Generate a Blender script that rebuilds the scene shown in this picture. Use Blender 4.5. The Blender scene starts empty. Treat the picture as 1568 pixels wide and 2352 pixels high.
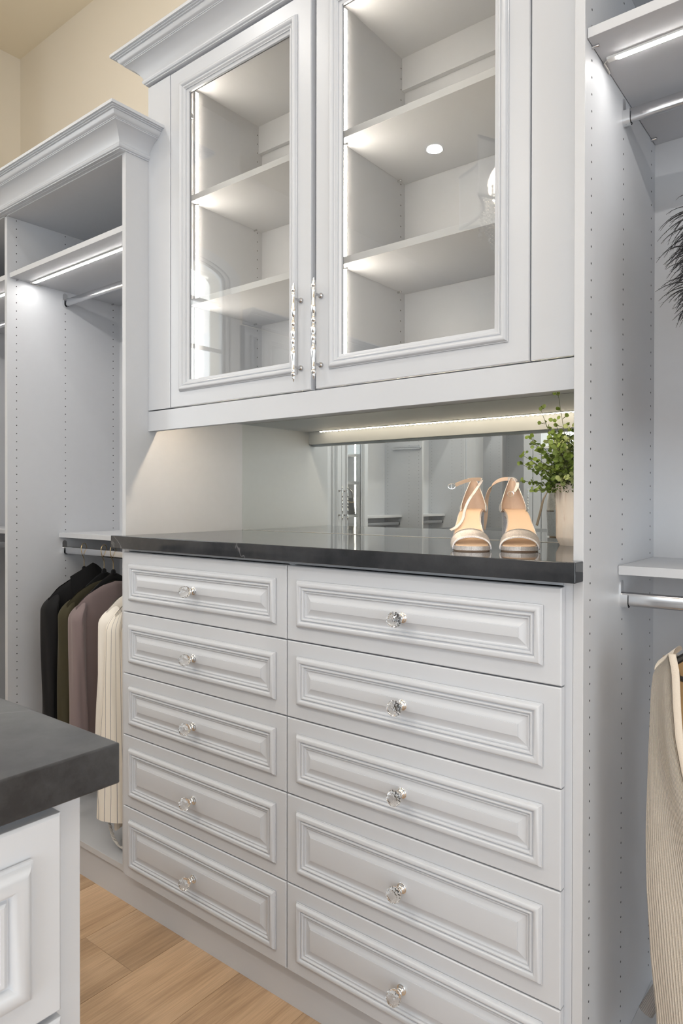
import bpy, bmesh, math, random
from mathutils import Vector, Matrix
random.seed(7)
SC = bpy.context.scene
COL = SC.collection
PI = math.pi

# ---------------------------------------------------------------- camera
cd = bpy.data.cameras.new('camera')
cam = bpy.data.objects.new('camera', cd); COL.objects.link(cam)
SC.camera = cam
FPX = 1568.2153; YAW = .66861; PITCH = .00566; ROLL = -.00143
cd.sensor_fit = 'HORIZONTAL'; cd.sensor_width = 24.0
cd.lens = 24.0*FPX/1568.0
cd.shift_y = -(1176-1156.443)/1568.0
cd.clip_start = .02; cd.clip_end = 60
cam.location = (0, 0, 1.30)
cam.rotation_euler = (Matrix.Rotation(YAW, 3, 'Z') @ Matrix.Rotation(PI/2-PITCH, 3, 'X') @ Matrix.Rotation(-ROLL, 3, 'Z')).to_euler()
cd.dof.use_dof = True; cd.dof.focus_distance = 1.75; cd.dof.aperture_fstop = 20

# ---------------------------------------------------------------- world, exposure, lights
w = bpy.data.worlds.new('world'); SC.world = w; w.use_nodes = True
bg = w.node_tree.nodes['Background']
bg.inputs[0].default_value = (.86, .93, 1, 1); bg.inputs[1].default_value = 1.6
SC.view_settings.view_transform = 'Standard'; SC.view_settings.look = 'None'
SC.view_settings.exposure = -0.3; SC.view_settings.gamma = 1.0
SC.view_settings.use_curve_mapping = False
try:
    SC.cycles.max_bounces = 10; SC.cycles.diffuse_bounces = 5; SC.cycles.glossy_bounces = 6
    SC.cycles.transparent_max_bounces = 12; SC.cycles.sample_clamp_indirect = 4
    SC.cycles.caustics_refractive = False; SC.cycles.caustics_reflective = True; SC.cycles.blur_glossy = .5
except Exception: pass

def area(name, loc, rot, size, power, color=(1, 1, 1), sy=None, shape=None, spread=None):
    l = bpy.data.lights.new(name, 'AREA'); l.energy = power; l.color = color
    l.shape = shape or ('RECTANGLE' if sy else 'SQUARE'); l.size = size
    if sy: l.size_y = sy
    if spread: l.spread = spread
    o = bpy.data.objects.new(name, l); COL.objects.link(o); o.location = loc; o.rotation_euler = rot
    return o
CEIL = 3.64
area('ceiling_fill', (.35, -.9, CEIL-.02), (0, 0, 0), 1.6, 15, (.97, .98, 1), 1.4)  # added fill with no fixture, stands in for flash bounced off the ceiling
area('window_daylight', (-3.40, .10, 2.15), (0, -PI/2, 0), 1.3, 20, (.90, .95, 1), .95)          # just outside the arched window
area('window_daylight_rear', (-1.55, -3.02, 2.45), (PI/2, 0, 0), 1.75, 14, (.93, .97, 1), 1.2)  # just outside the rear window
area('fill_light_side', (2.78, -.6, 1.30), (0, PI/2, 0), 2.4, 57, (.88, .94, 1), 2.2)     # fill added from the right, outside an unseen added window
area('fill_light_back', (.95, -3.16, 1.25), (PI/2, 0, 0), 1.8, 62, (.88, .94, 1), 2.3)   # even fill added behind the camera, outside an unseen added opening
DOWN = [(-2.34, -1.21), (-2.34, -2.40), (-2.34, .25), (-.75, .25), (.9, .25), (.35, -1.21), (1.5, -1.21), (-.75, -2.0)]  # second one is added to brighten the left-wall bays in the mirror
DOWN_POWER = 7; DOWN_COL = (1, .97, .94)

# ---------------------------------------------------------------- helpers
class MB:
    def __init__(s): s.v = []; s.f = []; s.m = []
    def add(s, vs, fs, mi=0):
        b = len(s.v); s.v += [tuple(p) for p in vs]; s.f += [tuple(i+b for i in f) for f in fs]; s.m += [mi]*len(fs); return s
    def box(s, x0, x1, y0, y1, z0, z1, mi=0):
        vs = [(x, y, z) for x in (x0, x1) for y in (y0, y1) for z in (z0, z1)]
        return s.add(vs, [(0, 1, 3, 2), (4, 6, 7, 5), (0, 4, 5, 1), (2, 3, 7, 6), (0, 2, 6, 4), (1, 5, 7, 3)], mi)
    def prism(s, poly, z0, z1, mi=0):            # poly in xy, counter-clockwise
        n = len(poly)
        vs = [(x, y, z0) for x, y in poly]+[(x, y, z1) for x, y in poly]
        fs = [tuple(range(n-1, -1, -1)), tuple(range(n, 2*n))]+[(i, (i+1) % n, n+(i+1) % n, n+i) for i in range(n)]
        return s.add(vs, fs, mi)
    def ring(s, x0, x1, z0, z1, prof, mi=0, close=False):   # mitred frame in xz; prof = (inset, proud); front is -y
        rows = []
        for t, p in prof:
            rows.append([(x0+t, -p, z0+t), (x1-t, -p, z0+t), (x1-t, -p, z1-t), (x0+t, -p, z1-t)])
        vs = [v for r in rows for v in r]; fs = []
        for i in range(len(rows)-1):
            for k in range(4):
                a = i*4+k; b = i*4+(k+1) % 4
                fs.append((a, b, b+4, a+4))
        if close: fs.append(tuple(range((len(rows)-1)*4, len(rows)*4)))
        return s.add(vs, fs, mi)
    def lathe(s, prof, seg=16, axis='z', o=(0, 0, 0), mi=0):   # prof = (r, h)
        vs = []; fs = []
        for r, h in prof:
            for k in range(seg):
                a = 2*PI*k/seg; c, q = r*math.cos(a), r*math.sin(a)
                p = {'z': (c, q, h), 'y': (q, h, c), 'x': (h, c, q)}[axis]
                vs.append((p[0]+o[0], p[1]+o[1], p[2]+o[2]))
        for i in range(len(prof)-1):
            for k in range(seg):
                a = i*seg+k; b = i*seg+(k+1) % seg
                fs.append((a, b, b+seg, a+seg))
        if prof[0][0] > 1e-6: fs.append(tuple(range(seg-1, -1, -1)))
        if prof[-1][0] > 1e-6: fs.append(tuple(range((len(prof)-1)*seg, len(prof)*seg)))
        return s.add(vs, fs, mi)
    def tube(s, pts, r, seg=8, mi=0, cap=True, flat=None):
        pts = [Vector(p) for p in pts]; n = len(pts)
        rr = r if hasattr(r, '__len__') else [r]*n
        up = Vector((0, 0, 1)); vs = []; fs = []; prev = None
        for i, p in enumerate(pts):
            t = (pts[min(i+1, n-1)]-pts[max(i-1, 0)]).normalized()
            if prev is None:
                a = up if abs(t.dot(up)) < .9 else Vector((1, 0, 0))
                u = t.cross(a).normalized()
            else:
                u = (prev-t*prev.dot(t)).normalized()
            prev = u; v = t.cross(u)
            for k in range(seg):
                an = 2*PI*k/seg
                fl = flat or 1.0
                vs.append(p+u*math.cos(an)*rr[i]+v*math.sin(an)*rr[i]*fl)
        for i in range(n-1):
            for k in range(seg):
                a = i*seg+k; b = i*seg+(k+1) % seg
                fs.append((a, b, b+seg, a+seg))
        if cap: fs += [tuple(range(seg-1, -1, -1)), tuple(range((n-1)*seg, n*seg))]
        return s.add(vs, fs, mi)
    def grid(s, fn, nu, nv, mi=0, wrap=False):
        vs = [fn(i/(nu if wrap else nu-1), j/(nv-1)) for j in range(nv) for i in range(nu)]; fs = []
        for j in range(nv-1):
            for i in range(nu if wrap else nu-1):
                a = j*nu+i; b = j*nu+(i+1) % nu
                fs.append((a, b, b+nu, a+nu))
        return s.add(vs, fs, mi)
    def crown(s, path, prof, side=1, mi=0):       # path in xy, prof = (out, z); side=1: outward to the right of travel
        n = len(path); P = [Vector(p) for p in path]; offs = []
        for i in range(n):
            ds = []
            if i > 0: ds.append((P[i]-P[i-1]).normalized())
            if i < n-1: ds.append((P[i+1]-P[i]).normalized())
            ns = [Vector((d.y, -d.x))*side for d in ds]
            if len(ns) == 1: offs.append(ns[0])
            else:
                b = (ns[0]+ns[1]).normalized(); offs.append(b/max(.2, b.dot(ns[0])))
        m = len(prof); vs = []; fs = []
        for i in range(n):
            for o_, z in prof: vs.append((P[i].x+offs[i].x*o_, P[i].y+offs[i].y*o_, z))
        for i in range(n-1):
            for k in range(m):
                a = i*m+k; b = i*m+(k+1) % m
                fs.append((a, b, b+m, a+m))
        fs += [tuple(range(m-1, -1, -1)), tuple(range((n-1)*m, n*m))]
        return s.add(vs, fs, mi)
    def build(s, name, mats, parent=None, smooth=True, angle=35, bevel=0, **props):
        me = bpy.data.meshes.new(name); me.from_pydata(s.v, [], s.f)
        mats = mats if isinstance(mats, (list, tuple)) else [mats]
        for m in mats: me.materials.append(m)
        if len(mats) > 1: me.polygons.foreach_set('material_index', s.m)
        bm = bmesh.new(); bm.from_mesh(me); bmesh.ops.recalc_face_normals(bm, faces=bm.faces); bm.to_mesh(me); bm.free()
        if smooth:
            me.polygons.foreach_set('use_smooth', [True]*len(me.polygons))
            try: me.set_sharp_from_angle(angle=math.radians(angle))
            except Exception: pass
        o = bpy.data.objects.new(name, me); COL.objects.link(o)
        if parent: o.parent = parent
        if bevel:
            b = o.modifiers.new('bevel', 'BEVEL'); b.width = bevel; b.segments = 2; b.limit_method = 'ANGLE'; b.harden_normals = False
        for k, v in props.items(): o[k] = v
        return o

def root(name, label, cat, loc=(0, 0, 0), rz=0, group=None):
    o = bpy.data.objects.new(name, None); COL.objects.link(o)
    o.empty_display_size = .05; o.location = loc; o.rotation_euler = (0, 0, rz); o['label'] = label; o['category'] = cat
    if group: o['group'] = group
    return o
def tag(o, label, cat, group=None):
    o['label'] = label; o['category'] = cat
    if group: o['group'] = group
    return o
def box(name, x0, x1, y0, y1, z0, z1, m, parent=None, bevel=0, **p):
    return MB().box(x0, x1, y0, y1, z0, z1).build(name, m, parent, smooth=False, bevel=bevel, **p)
def arc(cx, cz, rx, rz, a0, a1, n):
    return [(cx+rx*math.cos(a0+(a1-a0)*i/n), cz+rz*math.sin(a0+(a1-a0)*i/n)) for i in range(n+1)]
def catmull(P, n=6):
    P = [Vector(p) for p in P]; Q = [P[0]]+P+[P[-1]]; out = []
    for i in range(1, len(Q)-2):
        a, b, c, d = Q[i-1], Q[i], Q[i+1], Q[i+2]
        for k in range(n):
            t = k/n
            out.append(.5*((2*b)+(c-a)*t+(2*a-5*b+4*c-d)*t*t+(3*b-a-3*c+d)*t**3))
    out.append(P[-1]); return out

# ---------------------------------------------------------------- materials
def mat(name, color, rough=.5, metal=0, spec=.5, coat=0, bump=None, em=None, ems=0, sheen=0, var=None):
    m = bpy.data.materials.new(name); m.use_nodes = True; nt = m.node_tree; b = nt.nodes['Principled BSDF']
    b.inputs['Base Color'].default_value = (*color, 1); b.inputs['Roughness'].default_value = rough
    b.inputs['Metallic'].default_value = metal; b.inputs['Specular IOR Level'].default_value = spec
    b.inputs['Coat Weight'].default_value = coat; b.inputs['Coat Roughness'].default_value = .08
    b.inputs['Sheen Weight'].default_value = sheen
    if em: b.inputs['Emission Color'].default_value = (*em, 1); b.inputs['Emission Strength'].default_value = ems
    tc = nt.nodes.new('ShaderNodeTexCoord')
    if var:
        sc, amt = var
        n = nt.nodes.new('ShaderNodeTexNoise'); n.inputs['Scale'].default_value = sc; n.inputs['Detail'].default_value = 4
        nt.links.new(tc.outputs['Object'], n.inputs['Vector'])
        r = nt.nodes.new('ShaderNodeMixRGB'); r.blend_type = 'MIX'
        r.inputs[1].default_value = (*[c*(1-amt) for c in color], 1); r.inputs[2].default_value = (*[min(1, c*(1+amt)) for c in color], 1)
        nt.links.new(n.outputs['Fac'], r.inputs[0]); nt.links.new(r.outputs[0], b.inputs['Base Color'])
    if bump:
        sc, st, dist = bump
        n = nt.nodes.new('ShaderNodeTexNoise'); n.inputs['Scale'].default_value = sc; n.inputs['Detail'].default_value = 3
        nt.links.new(tc.outputs['Object'], n.inputs['Vector'])
        bp = nt.nodes.new('ShaderNodeBump'); bp.inputs['Strength'].default_value = st; bp.inputs['Distance'].default_value = dist
        nt.links.new(n.outputs['Fac'], bp.inputs['Height']); nt.links.new(bp.outputs[0], b.inputs['Normal'])
    return m
M = {}
M['paint'] = mat('painted_cabinet', (.585, .608, .650), .30, bump=(900, .05, .0002), var=(3, .015))
M['melamine'] = mat('melamine_panel', (.565, .580, .610), .45, bump=(700, .12, .0003), var=(40, .02))
M['wall'] = mat('wall_paint', (.87, .81, .71), .8, bump=(60, .12, .002))
M['ceil'] = mat('ceiling_paint', (.92, .83, .67), .85, bump=(60, .1, .002))
M['white'] = mat('white_trim', (.82, .82, .81), .35)
M['rim'] = mat('grey_fabric_trim', (.30, .30, .30), .8)
M['silver_strap'] = mat('silver_strap_leather', (.50, .49, .48), .4, .5, bump=(900, .5, .0005))
M['grout'] = mat('plank_joint', (.33, .23, .15), .8)
M['hole'] = mat('pin_hole_shadow', (.05, .05, .052), .9)
M['dark'] = mat('dark_gap', (.05, .05, .05), .9)
M['chrome'] = mat('chrome', (.86, .87, .88), .07, 1)
M['rod'] = mat('closet_rod_metal', (.62, .63, .65), .2, 1)
M['steel'] = mat('nickel', (.55, .55, .56), .25, 1)
M['gold'] = mat('brass_hook', (.75, .58, .33), .25, 1)
M['velvet'] = mat('black_velvet', (.006, .006, .007), .95, spec=.1, bump=(900, .3, .0006), sheen=.15)
M['black_plastic'] = mat('black_plastic', (.01, .01, .01), .25)
M['led'] = mat('led_light', (1, 1, 1), .5, em=(1, .96, .91), ems=72)
M['led_cab'] = mat('led_light_cabinet', (1, 1, 1), .5, em=(1, .89, .76), ems=112)
M['led_warm'] = mat('led_light_warm', (1, 1, 1), .5, em=(1, .80, .57), ems=300)
M['led_soft'] = mat('led_light_diffuser', (1, 1, 1), .5, em=(1, .85, .66), ems=14)
M['lamp'] = mat('downlight_disc', (1, 1, 1), .5, em=(1, .95, .88), ems=14)
M['bulb'] = mat('bulb_glow', (1, 1, 1), .5, em=(1, .9, .75), ems=25)
M['planter'] = None

def stone(lo=(.021, .023, .027, 1), hi=(.068, .071, .078, 1), p0=.3, p1=.75):
    m = bpy.data.materials.new('dark_stone'); m.use_nodes = True; nt = m.node_tree; b = nt.nodes['Principled BSDF']; L = nt.links
    tc = nt.nodes.new('ShaderNodeTexCoord')
    n = nt.nodes.new('ShaderNodeTexNoise'); n.inputs['Scale'].default_value = 5; n.inputs['Detail'].default_value = 12; n.inputs['Roughness'].default_value = .7
    L.new(tc.outputs['Object'], n.inputs['Vector'])
    r = nt.nodes.new('ShaderNodeValToRGB'); r.color_ramp.elements[0].position = p0; r.color_ramp.elements[0].color = lo
    r.color_ramp.elements[1].position = p1; r.color_ramp.elements[1].color = hi
    L.new(n.outputs['Fac'], r.inputs[0])
    # thin pale veins
    n2 = nt.nodes.new('ShaderNodeTexNoise'); n2.inputs['Scale'].default_value = 2.3; n2.inputs['Detail'].default_value = 5; n2.inputs['Distortion'].default_value = .7
    L.new(tc.outputs['Object'], n2.inputs['Vector'])
    a = nt.nodes.new('ShaderNodeMath'); a.operation = 'SUBTRACT'; a.inputs[1].default_value = .5; L.new(n2.outputs['Fac'], a.inputs[0])
    ab = nt.nodes.new('ShaderNodeMath'); ab.operation = 'ABSOLUTE'; L.new(a.outputs[0], ab.inputs[0])
    vr = nt.nodes.new('ShaderNodeValToRGB'); vr.color_ramp.elements[0].position = 0; vr.color_ramp.elements[0].color = (1, 1, 1, 1)
    vr.color_ramp.elements[1].position = .0028; vr.color_ramp.elements[1].color = (0, 0, 0, 1); L.new(ab.outputs[0], vr.inputs[0])
    n3 = nt.nodes.new('ShaderNodeTexNoise'); n3.inputs['Scale'].default_value = 9; L.new(tc.outputs['Object'], n3.inputs['Vector'])
    r3 = nt.nodes.new('ShaderNodeValToRGB'); r3.color_ramp.elements[0].position = .5; r3.color_ramp.elements[1].position = .68; L.new(n3.outputs['Fac'], r3.inputs[0])
    mu = nt.nodes.new('ShaderNodeMath'); mu.operation = 'MULTIPLY'; L.new(vr.outputs[0], mu.inputs[0]); L.new(r3.outputs[0], mu.inputs[1])
    mx = nt.nodes.new('ShaderNodeMixRGB'); L.new(mu.outputs[0], mx.inputs[0]); L.new(r.outputs[0], mx.inputs[1]); mx.inputs[2].default_value = (.17, .17, .18, 1)
    L.new(mx.outputs[0], b.inputs['Base Color']); b.inputs['Roughness'].default_value = .06; b.inputs['Specular IOR Level'].default_value = .42
    return m
M['stone'] = stone()
M['stone_honed'] = stone((.020, .022, .026, 1), (.105, .110, .118, 1), .36, .68); M['stone_honed'].name = 'dark_stone_honed'
_b = M['stone_honed'].node_tree.nodes['Principled BSDF']; _b.inputs['Roughness'].default_value = .34; _b.inputs['Specular IOR Level'].default_value = .5

def glass(name, col, rough=0, ior=1.5):
    m = bpy.data.materials.new(name); m.use_nodes = True; nt = m.node_tree; nt.nodes.clear(); L = nt.links
    ge = nt.nodes.new('ShaderNodeNewGeometry'); mr = nt.nodes.new('ShaderNodeMapRange'); mr.inputs[3].default_value = ior; mr.inputs[4].default_value = 1/ior; L.new(ge.outputs['Backfacing'], mr.inputs[0])
    o = nt.nodes.new('ShaderNodeOutputMaterial'); mx = nt.nodes.new('ShaderNodeMixShader'); f = nt.nodes.new('ShaderNodeFresnel'); f.inputs[0].default_value = ior
    t = nt.nodes.new('ShaderNodeBsdfTransparent'); t.inputs[0].default_value = (*col, 1); g = nt.nodes.new('ShaderNodeBsdfGlossy'); g.inputs['Roughness'].default_value = rough
    L.new(mr.outputs[0], f.inputs[0]); L.new(f.outputs[0], mx.inputs[0]); L.new(t.outputs[0], mx.inputs[1]); L.new(g.outputs[0], mx.inputs[2]); L.new(mx.outputs[0], o.inputs[0])
    return m
M['glass'] = glass('clear_pane', (.985, .99, .985), 0, 1.78)
def crystal():
    m = bpy.data.materials.new('crystal'); m.use_nodes = True; b = m.node_tree.nodes['Principled BSDF']
    b.inputs['Base Color'].default_value = (1, 1, 1, 1); b.inputs['Transmission Weight'].default_value = 1; b.inputs['Roughness'].default_value = .0; b.inputs['IOR'].default_value = 1.52
    return m
M['crystal'] = crystal()
def mirror():
    m = bpy.data.materials.new('mirror_silver'); m.use_nodes = True; nt = m.node_tree; b = nt.nodes['Principled BSDF']
    b.inputs['Base Color'].default_value = (.87, .905, .87, 1); b.inputs['Metallic'].default_value = 1; b.inputs['Roughness'].default_value = .0
    return m
M['mirror'] = mirror()

def wood():
    m = bpy.data.materials.new('oak_plank'); m.use_nodes = True; nt = m.node_tree; b = nt.nodes['Principled BSDF']; L = nt.links
    tc = nt.nodes.new('ShaderNodeTexCoord'); oi = nt.nodes.new('ShaderNodeObjectInfo')
    mp = nt.nodes.new('ShaderNodeMapping'); mp.inputs['Scale'].default_value = (9, .8, 6)
    cb = nt.nodes.new('ShaderNodeCombineXYZ')
    ml = nt.nodes.new('ShaderNodeMath'); ml.operation = 'MULTIPLY'; ml.inputs[1].default_value = 37; L.new(oi.outputs['Random'], ml.inputs[0])
    L.new(ml.outputs[0], cb.inputs[0]); L.new(ml.outputs[0], cb.inputs[1]); L.new(ml.outputs[0], cb.inputs[2])
    L.new(cb.outputs[0], mp.inputs['Location'])
    L.new(tc.outputs['Object'], mp.inputs['Vector'])
    n = nt.nodes.new('ShaderNodeTexNoise'); n.inputs['Scale'].default_value = 1.0; n.inputs['Detail'].default_value = 7; n.inputs['Roughness'].default_value = .65; n.inputs['Distortion'].default_value = .6
    L.new(mp.outputs[0], n.inputs['Vector'])
    r = nt.nodes.new('ShaderNodeValToRGB')
    e = r.color_ramp.elements; e[0].position = .30; e[0].color = (.29, .185, .11, 1); e[1].position = .72; e[1].color = (.60, .42, .27, 1)
    k = e.new(.5); k.color = (.49, .33, .20, 1)
    L.new(n.outputs['Fac'], r.inputs[0])
    # fine grain
    mp2 = nt.nodes.new('ShaderNodeMapping'); mp2.inputs['Scale'].default_value = (260, 9, 40); L.new(tc.outputs['Object'], mp2.inputs['Vector']); L.new(cb.outputs[0], mp2.inputs['Location'])
    n2 = nt.nodes.new('ShaderNodeTexNoise'); n2.inputs['Scale'].default_value = 1; n2.inputs['Detail'].default_value = 3; L.new(mp2.outputs[0], n2.inputs['Vector'])
    r2 = nt.nodes.new('ShaderNodeValToRGB'); r2.color_ramp.elements[0].position = .35; r2.color_ramp.elements[0].color = (.88, .88, .88, 1); r2.color_ramp.elements[1].position = .65; r2.color_ramp.elements[1].color = (1.08, 1.08, 1.08, 1)
    L.new(n2.outputs['Fac'], r2.inputs[0])
    mx = nt.nodes.new('ShaderNodeMixRGB'); mx.blend_type = 'MULTIPLY'; mx.inputs[0].default_value = 1; L.new(r.outputs[0], mx.inputs[1]); L.new(r2.outputs[0], mx.inputs[2])
    hs = nt.nodes.new('ShaderNodeHueSaturation'); L.new(mx.outputs[0], hs.inputs['Color'])
    vv = nt.nodes.new('ShaderNodeMapRange'); vv.inputs[3].default_value = .86; vv.inputs[4].default_value = 1.14; L.new(oi.outputs['Random'], vv.inputs[0]); L.new(vv.outputs[0], hs.inputs['Value'])
    L.new(hs.outputs[0], b.inputs['Base Color']); b.inputs['Roughness'].default_value = .42
    bp = nt.nodes.new('ShaderNodeBump'); bp.inputs['Strength'].default_value = .15; bp.inputs['Distance'].default_value = .001; L.new(n2.outputs['Fac'], bp.inputs['Height']); L.new(bp.outputs[0], b.inputs['Normal'])
    return m
M['wood'] = wood()

def cloth(name, col, scale=900, bump=.35, rough=.9, stripes=None, ribs=None, sheen=.2):
    m = mat(name, col, rough, spec=.2, sheen=sheen); nt = m.node_tree; b = nt.nodes['Principled BSDF']; L = nt.links
    tc = nt.nodes['Texture Coordinate']
    n = nt.nodes.new('ShaderNodeTexNoise'); n.inputs['Scale'].default_value = scale; L.new(tc.outputs['Object'], n.inputs['Vector'])
    h = n.outputs['Fac']
    if stripes or ribs:
        sp = nt.nodes.new('ShaderNodeUVMap') if False else nt.nodes.new('ShaderNodeSeparateXYZ')
        L.new(tc.outputs['UV'], sp.inputs[0])
        mu = nt.nodes.new('ShaderNodeMath'); mu.operation = 'MULTIPLY'; mu.inputs[1].default_value = stripes or ribs; L.new(sp.outputs[0], mu.inputs[0])
        if stripes:
            fr = nt.nodes.new('ShaderNodeMath'); fr.operation = 'FRACT'; L.new(mu.outputs[0], fr.inputs[0])
            lt = nt.nodes.new('ShaderNodeMath'); lt.operation = 'LESS_THAN'; lt.inputs[1].default_value = .075; L.new(fr.outputs[0], lt.inputs[0])
            mx = nt.nodes.new('ShaderNodeMixRGB'); mx.inputs[1].default_value = (*col, 1); mx.inputs[2].default_value = (.16, .17, .2, 1); L.new(lt.outputs[0], mx.inputs[0]); L.new(mx.outputs[0], b.inputs['Base Color'])
        else:
            si = nt.nodes.new('ShaderNodeMath'); si.operation = 'SINE'; L.new(mu.outputs[0], si.inputs[0])
            mv = nt.nodes.new('ShaderNodeMath'); mv.operation = 'MULTIPLY'; mv.inputs[1].default_value = 1900; L.new(sp.outputs[1], mv.inputs[0])
            sv = nt.nodes.new('ShaderNodeMath'); sv.operation = 'SINE'; L.new(mv.outputs[0], sv.inputs[0])
            s2 = nt.nodes.new('ShaderNodeMath'); s2.operation = 'MULTIPLY_ADD'; s2.inputs[1].default_value = .12; L.new(sv.outputs[0], s2.inputs[0]); L.new(si.outputs[0], s2.inputs[2])
            h = s2.outputs[0]
            cr = nt.nodes.new('ShaderNodeMapRange'); cr.inputs[1].default_value = -1.2; cr.inputs[2].default_value = 1.2; cr.inputs[3].default_value = .72; cr.inputs[4].default_value = 1.05; L.new(h, cr.inputs[0])
            hv = nt.nodes.new('ShaderNodeHueSaturation'); hv.inputs['Color'].default_value = (*col, 1); L.new(cr.outputs[0], hv.inputs['Value']); L.new(hv.outputs[0], b.inputs['Base Color'])
    bp = nt.nodes.new('ShaderNodeBump'); bp.inputs['Strength'].default_value = bump; bp.inputs['Distance'].default_value = .0008 if not ribs else .0016
    L.new(h, bp.inputs['Height']); L.new(bp.outputs[0], b.inputs['Normal'])
    return m
M['c_black'] = cloth('black_wool', (.012, .012, .013), sheen=.05)
M['c_olive'] = cloth('olive_satin', (.050, .044, .025), sheen=.05)
M['c_mauve'] = cloth('mauve_crepe', (.20, .155, .155))
M['c_white'] = cloth('off_white_linen', (.78, .74, .68))
M['c_stripe'] = cloth('pinstriped_linen', (.78, .73, .65), stripes=34)
M['c_stripe_s'] = cloth('pinstriped_linen_sleeve', (.78, .73, .65), stripes=15)
M['c_stripe2'] = cloth('pinstriped_linen_taupe', (.55, .49, .41), stripes=26)
M['knit'] = cloth('cream_rib_knit', (.76, .68, .58), ribs=245, bump=1)
M['knit_plain'] = cloth('cream_knit_border', (.70, .63, .54), scale=500, bump=.8)
M['knit_in'] = cloth('tan_knit_inside_lit', (.42, .27, .13), scale=400, bump=.5)  # inner side of the cream knit, its warm lit tone painted in
M['grey_knit'] = cloth('grey_rib_knit', (.42, .40, .385), ribs=160, bump=.6)
M['feather'] = mat('black_feather', (.012, .012, .016), .6)
M['cord'] = mat('braided_cord', (.62, .60, .57), .6)

def glitter(name, col, rough=.35):
    m = bpy.data.materials.new(name); m.use_nodes = True; nt = m.node_tree; b = nt.nodes['Principled BSDF']; L = nt.links
    tc = nt.nodes.new('ShaderNodeTexCoord'); v = nt.nodes.new('ShaderNodeTexVoronoi'); v.inputs['Scale'].default_value = 1100; L.new(tc.outputs['Object'], v.inputs['Vector'])
    r = nt.nodes.new('ShaderNodeMapRange'); r.inputs[3].default_value = .75; r.inputs[4].default_value = 1.2
    sp = nt.nodes.new('ShaderNodeSeparateColor'); L.new(v.outputs['Color'], sp.inputs[0]); L.new(sp.outputs[0], r.inputs[0])
    hs = nt.nodes.new('ShaderNodeHueSaturation'); hs.inputs['Color'].default_value = (*col, 1); L.new(r.outputs[0], hs.inputs['Value']); L.new(hs.outputs[0], b.inputs['Base Color'])
    b.inputs['Metallic'].default_value = .6; b.inputs['Roughness'].default_value = rough
    bp = nt.nodes.new('ShaderNodeBump'); bp.inputs['Strength'].default_value = .5; bp.inputs['Distance'].default_value = .0004; L.new(v.outputs['Distance'], bp.inputs['Height']); L.new(bp.outputs[0], b.inputs['Normal'])
    return m
M['silver'] = glitter('silver_glitter_leather', (.66, .62, .60))
M['silver_cool'] = glitter('silver_heel_glitter', (.62, .63, .68), .3)
M['insole'] = mat('tan_insole', (.76, .55, .38), .38, bump=(300, .15, .0004))
M['outsole'] = mat('brown_outsole', (.16, .105, .07), .6)
M['lining'] = mat('tan_lining', (.64, .49, .38), .6, bump=(500, .2, .0004), var=(60, .08))
M['leaf'] = mat('leaf_green', (.15, .225, .035), .5, var=(25, .35))
M['leaf_pale'] = mat('leaf_pale_green', (.33, .40, .16), .5, var=(25, .2))
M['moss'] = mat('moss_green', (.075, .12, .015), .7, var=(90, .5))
M['stem'] = mat('plant_stem', (.07, .085, .03), .6)
def birch():
    m = bpy.data.materials.new('whitewashed_wood'); m.use_nodes = True; nt = m.node_tree; b = nt.nodes['Principled BSDF']; L = nt.links
    tc = nt.nodes.new('ShaderNodeTexCoord'); mp = nt.nodes.new('ShaderNodeMapping'); mp.inputs['Scale'].default_value = (26, 26, 7); L.new(tc.outputs['Object'], mp.inputs[0])
    n = nt.nodes.new('ShaderNodeTexNoise'); n.inputs['Scale'].default_value = 1; n.inputs['Detail'].default_value = 6; n.inputs['Distortion'].default_value = 1; L.new(mp.outputs[0], n.inputs['Vector'])
    r = nt.nodes.new('ShaderNodeValToRGB'); e = r.color_ramp.elements; e[0].position = .27; e[0].color = (.34, .20, .15, 1); e[1].position = .44; e[1].color = (.80, .72, .64, 1)
    k = e.new(.33); k.color = (.60, .47, .39, 1); k = e.new(.8); k.color = (.86, .81, .75, 1)
    L.new(n.outputs['Fac'], r.inputs[0]); L.new(r.outputs[0], b.inputs['Base Color']); b.inputs['Roughness'].default_value = .5
    return m
M['planter'] = birch()
M['shade'] = mat('sheer_fabric_shade', (.85, .85, .83), .8)
b_ = M['shade'].node_tree.nodes['Principled BSDF']; b_.inputs['Alpha'].default_value = .75

# ---------------------------------------------------------------- the room
FLOOR = MB().box(-3.75, 2.7, -4.45, 1.95, -.06, -.0012).build('floor', M['grout'], smooth=False, kind='structure')
pw = .2345; x = -1.61-pw*9; i = 0
plank_cache = {}
def plank(x0, y0, y1):
    L_ = round(y1-y0, 4)
    if L_ not in plank_cache:
        o = MB().box(0, pw-.0015, 0, L_-.0015, -.008, 0).build('plank', M['wood'], FLOOR, smooth=False, bevel=.0006)
        plank_cache[L_] = o
    else:
        o = plank_cache[L_].copy(); COL.objects.link(o); o.parent = FLOOR
    o.location = (x0, y0, 0)
k = 0
while x < 2.65:
    # one joint of the strip beside the island lies at y = 1.114, as seen
    off = {9-1: 1.114}.get(k, -4.4+[.3, .9, .1, .7, 1.1][k % 5]-1.2)
    if k == 8: off = 1.114-1.2*5
    y = off
    while y < 1.8:
        a, b2 = max(y, -4.4), min(y+1.2, 1.93)
        if b2-a > .02: plank(x, a, b2)
        y += 1.2
    x += pw; k += 1
box('ceiling', -3.75, 2.7, -4.45, 1.95, CEIL, CEIL+.1, M['ceil'], kind='structure')
box('wall_back', -3.75, 2.7, 1.80, 1.95, 0, CEIL, M['wall'], kind='structure')
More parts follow.
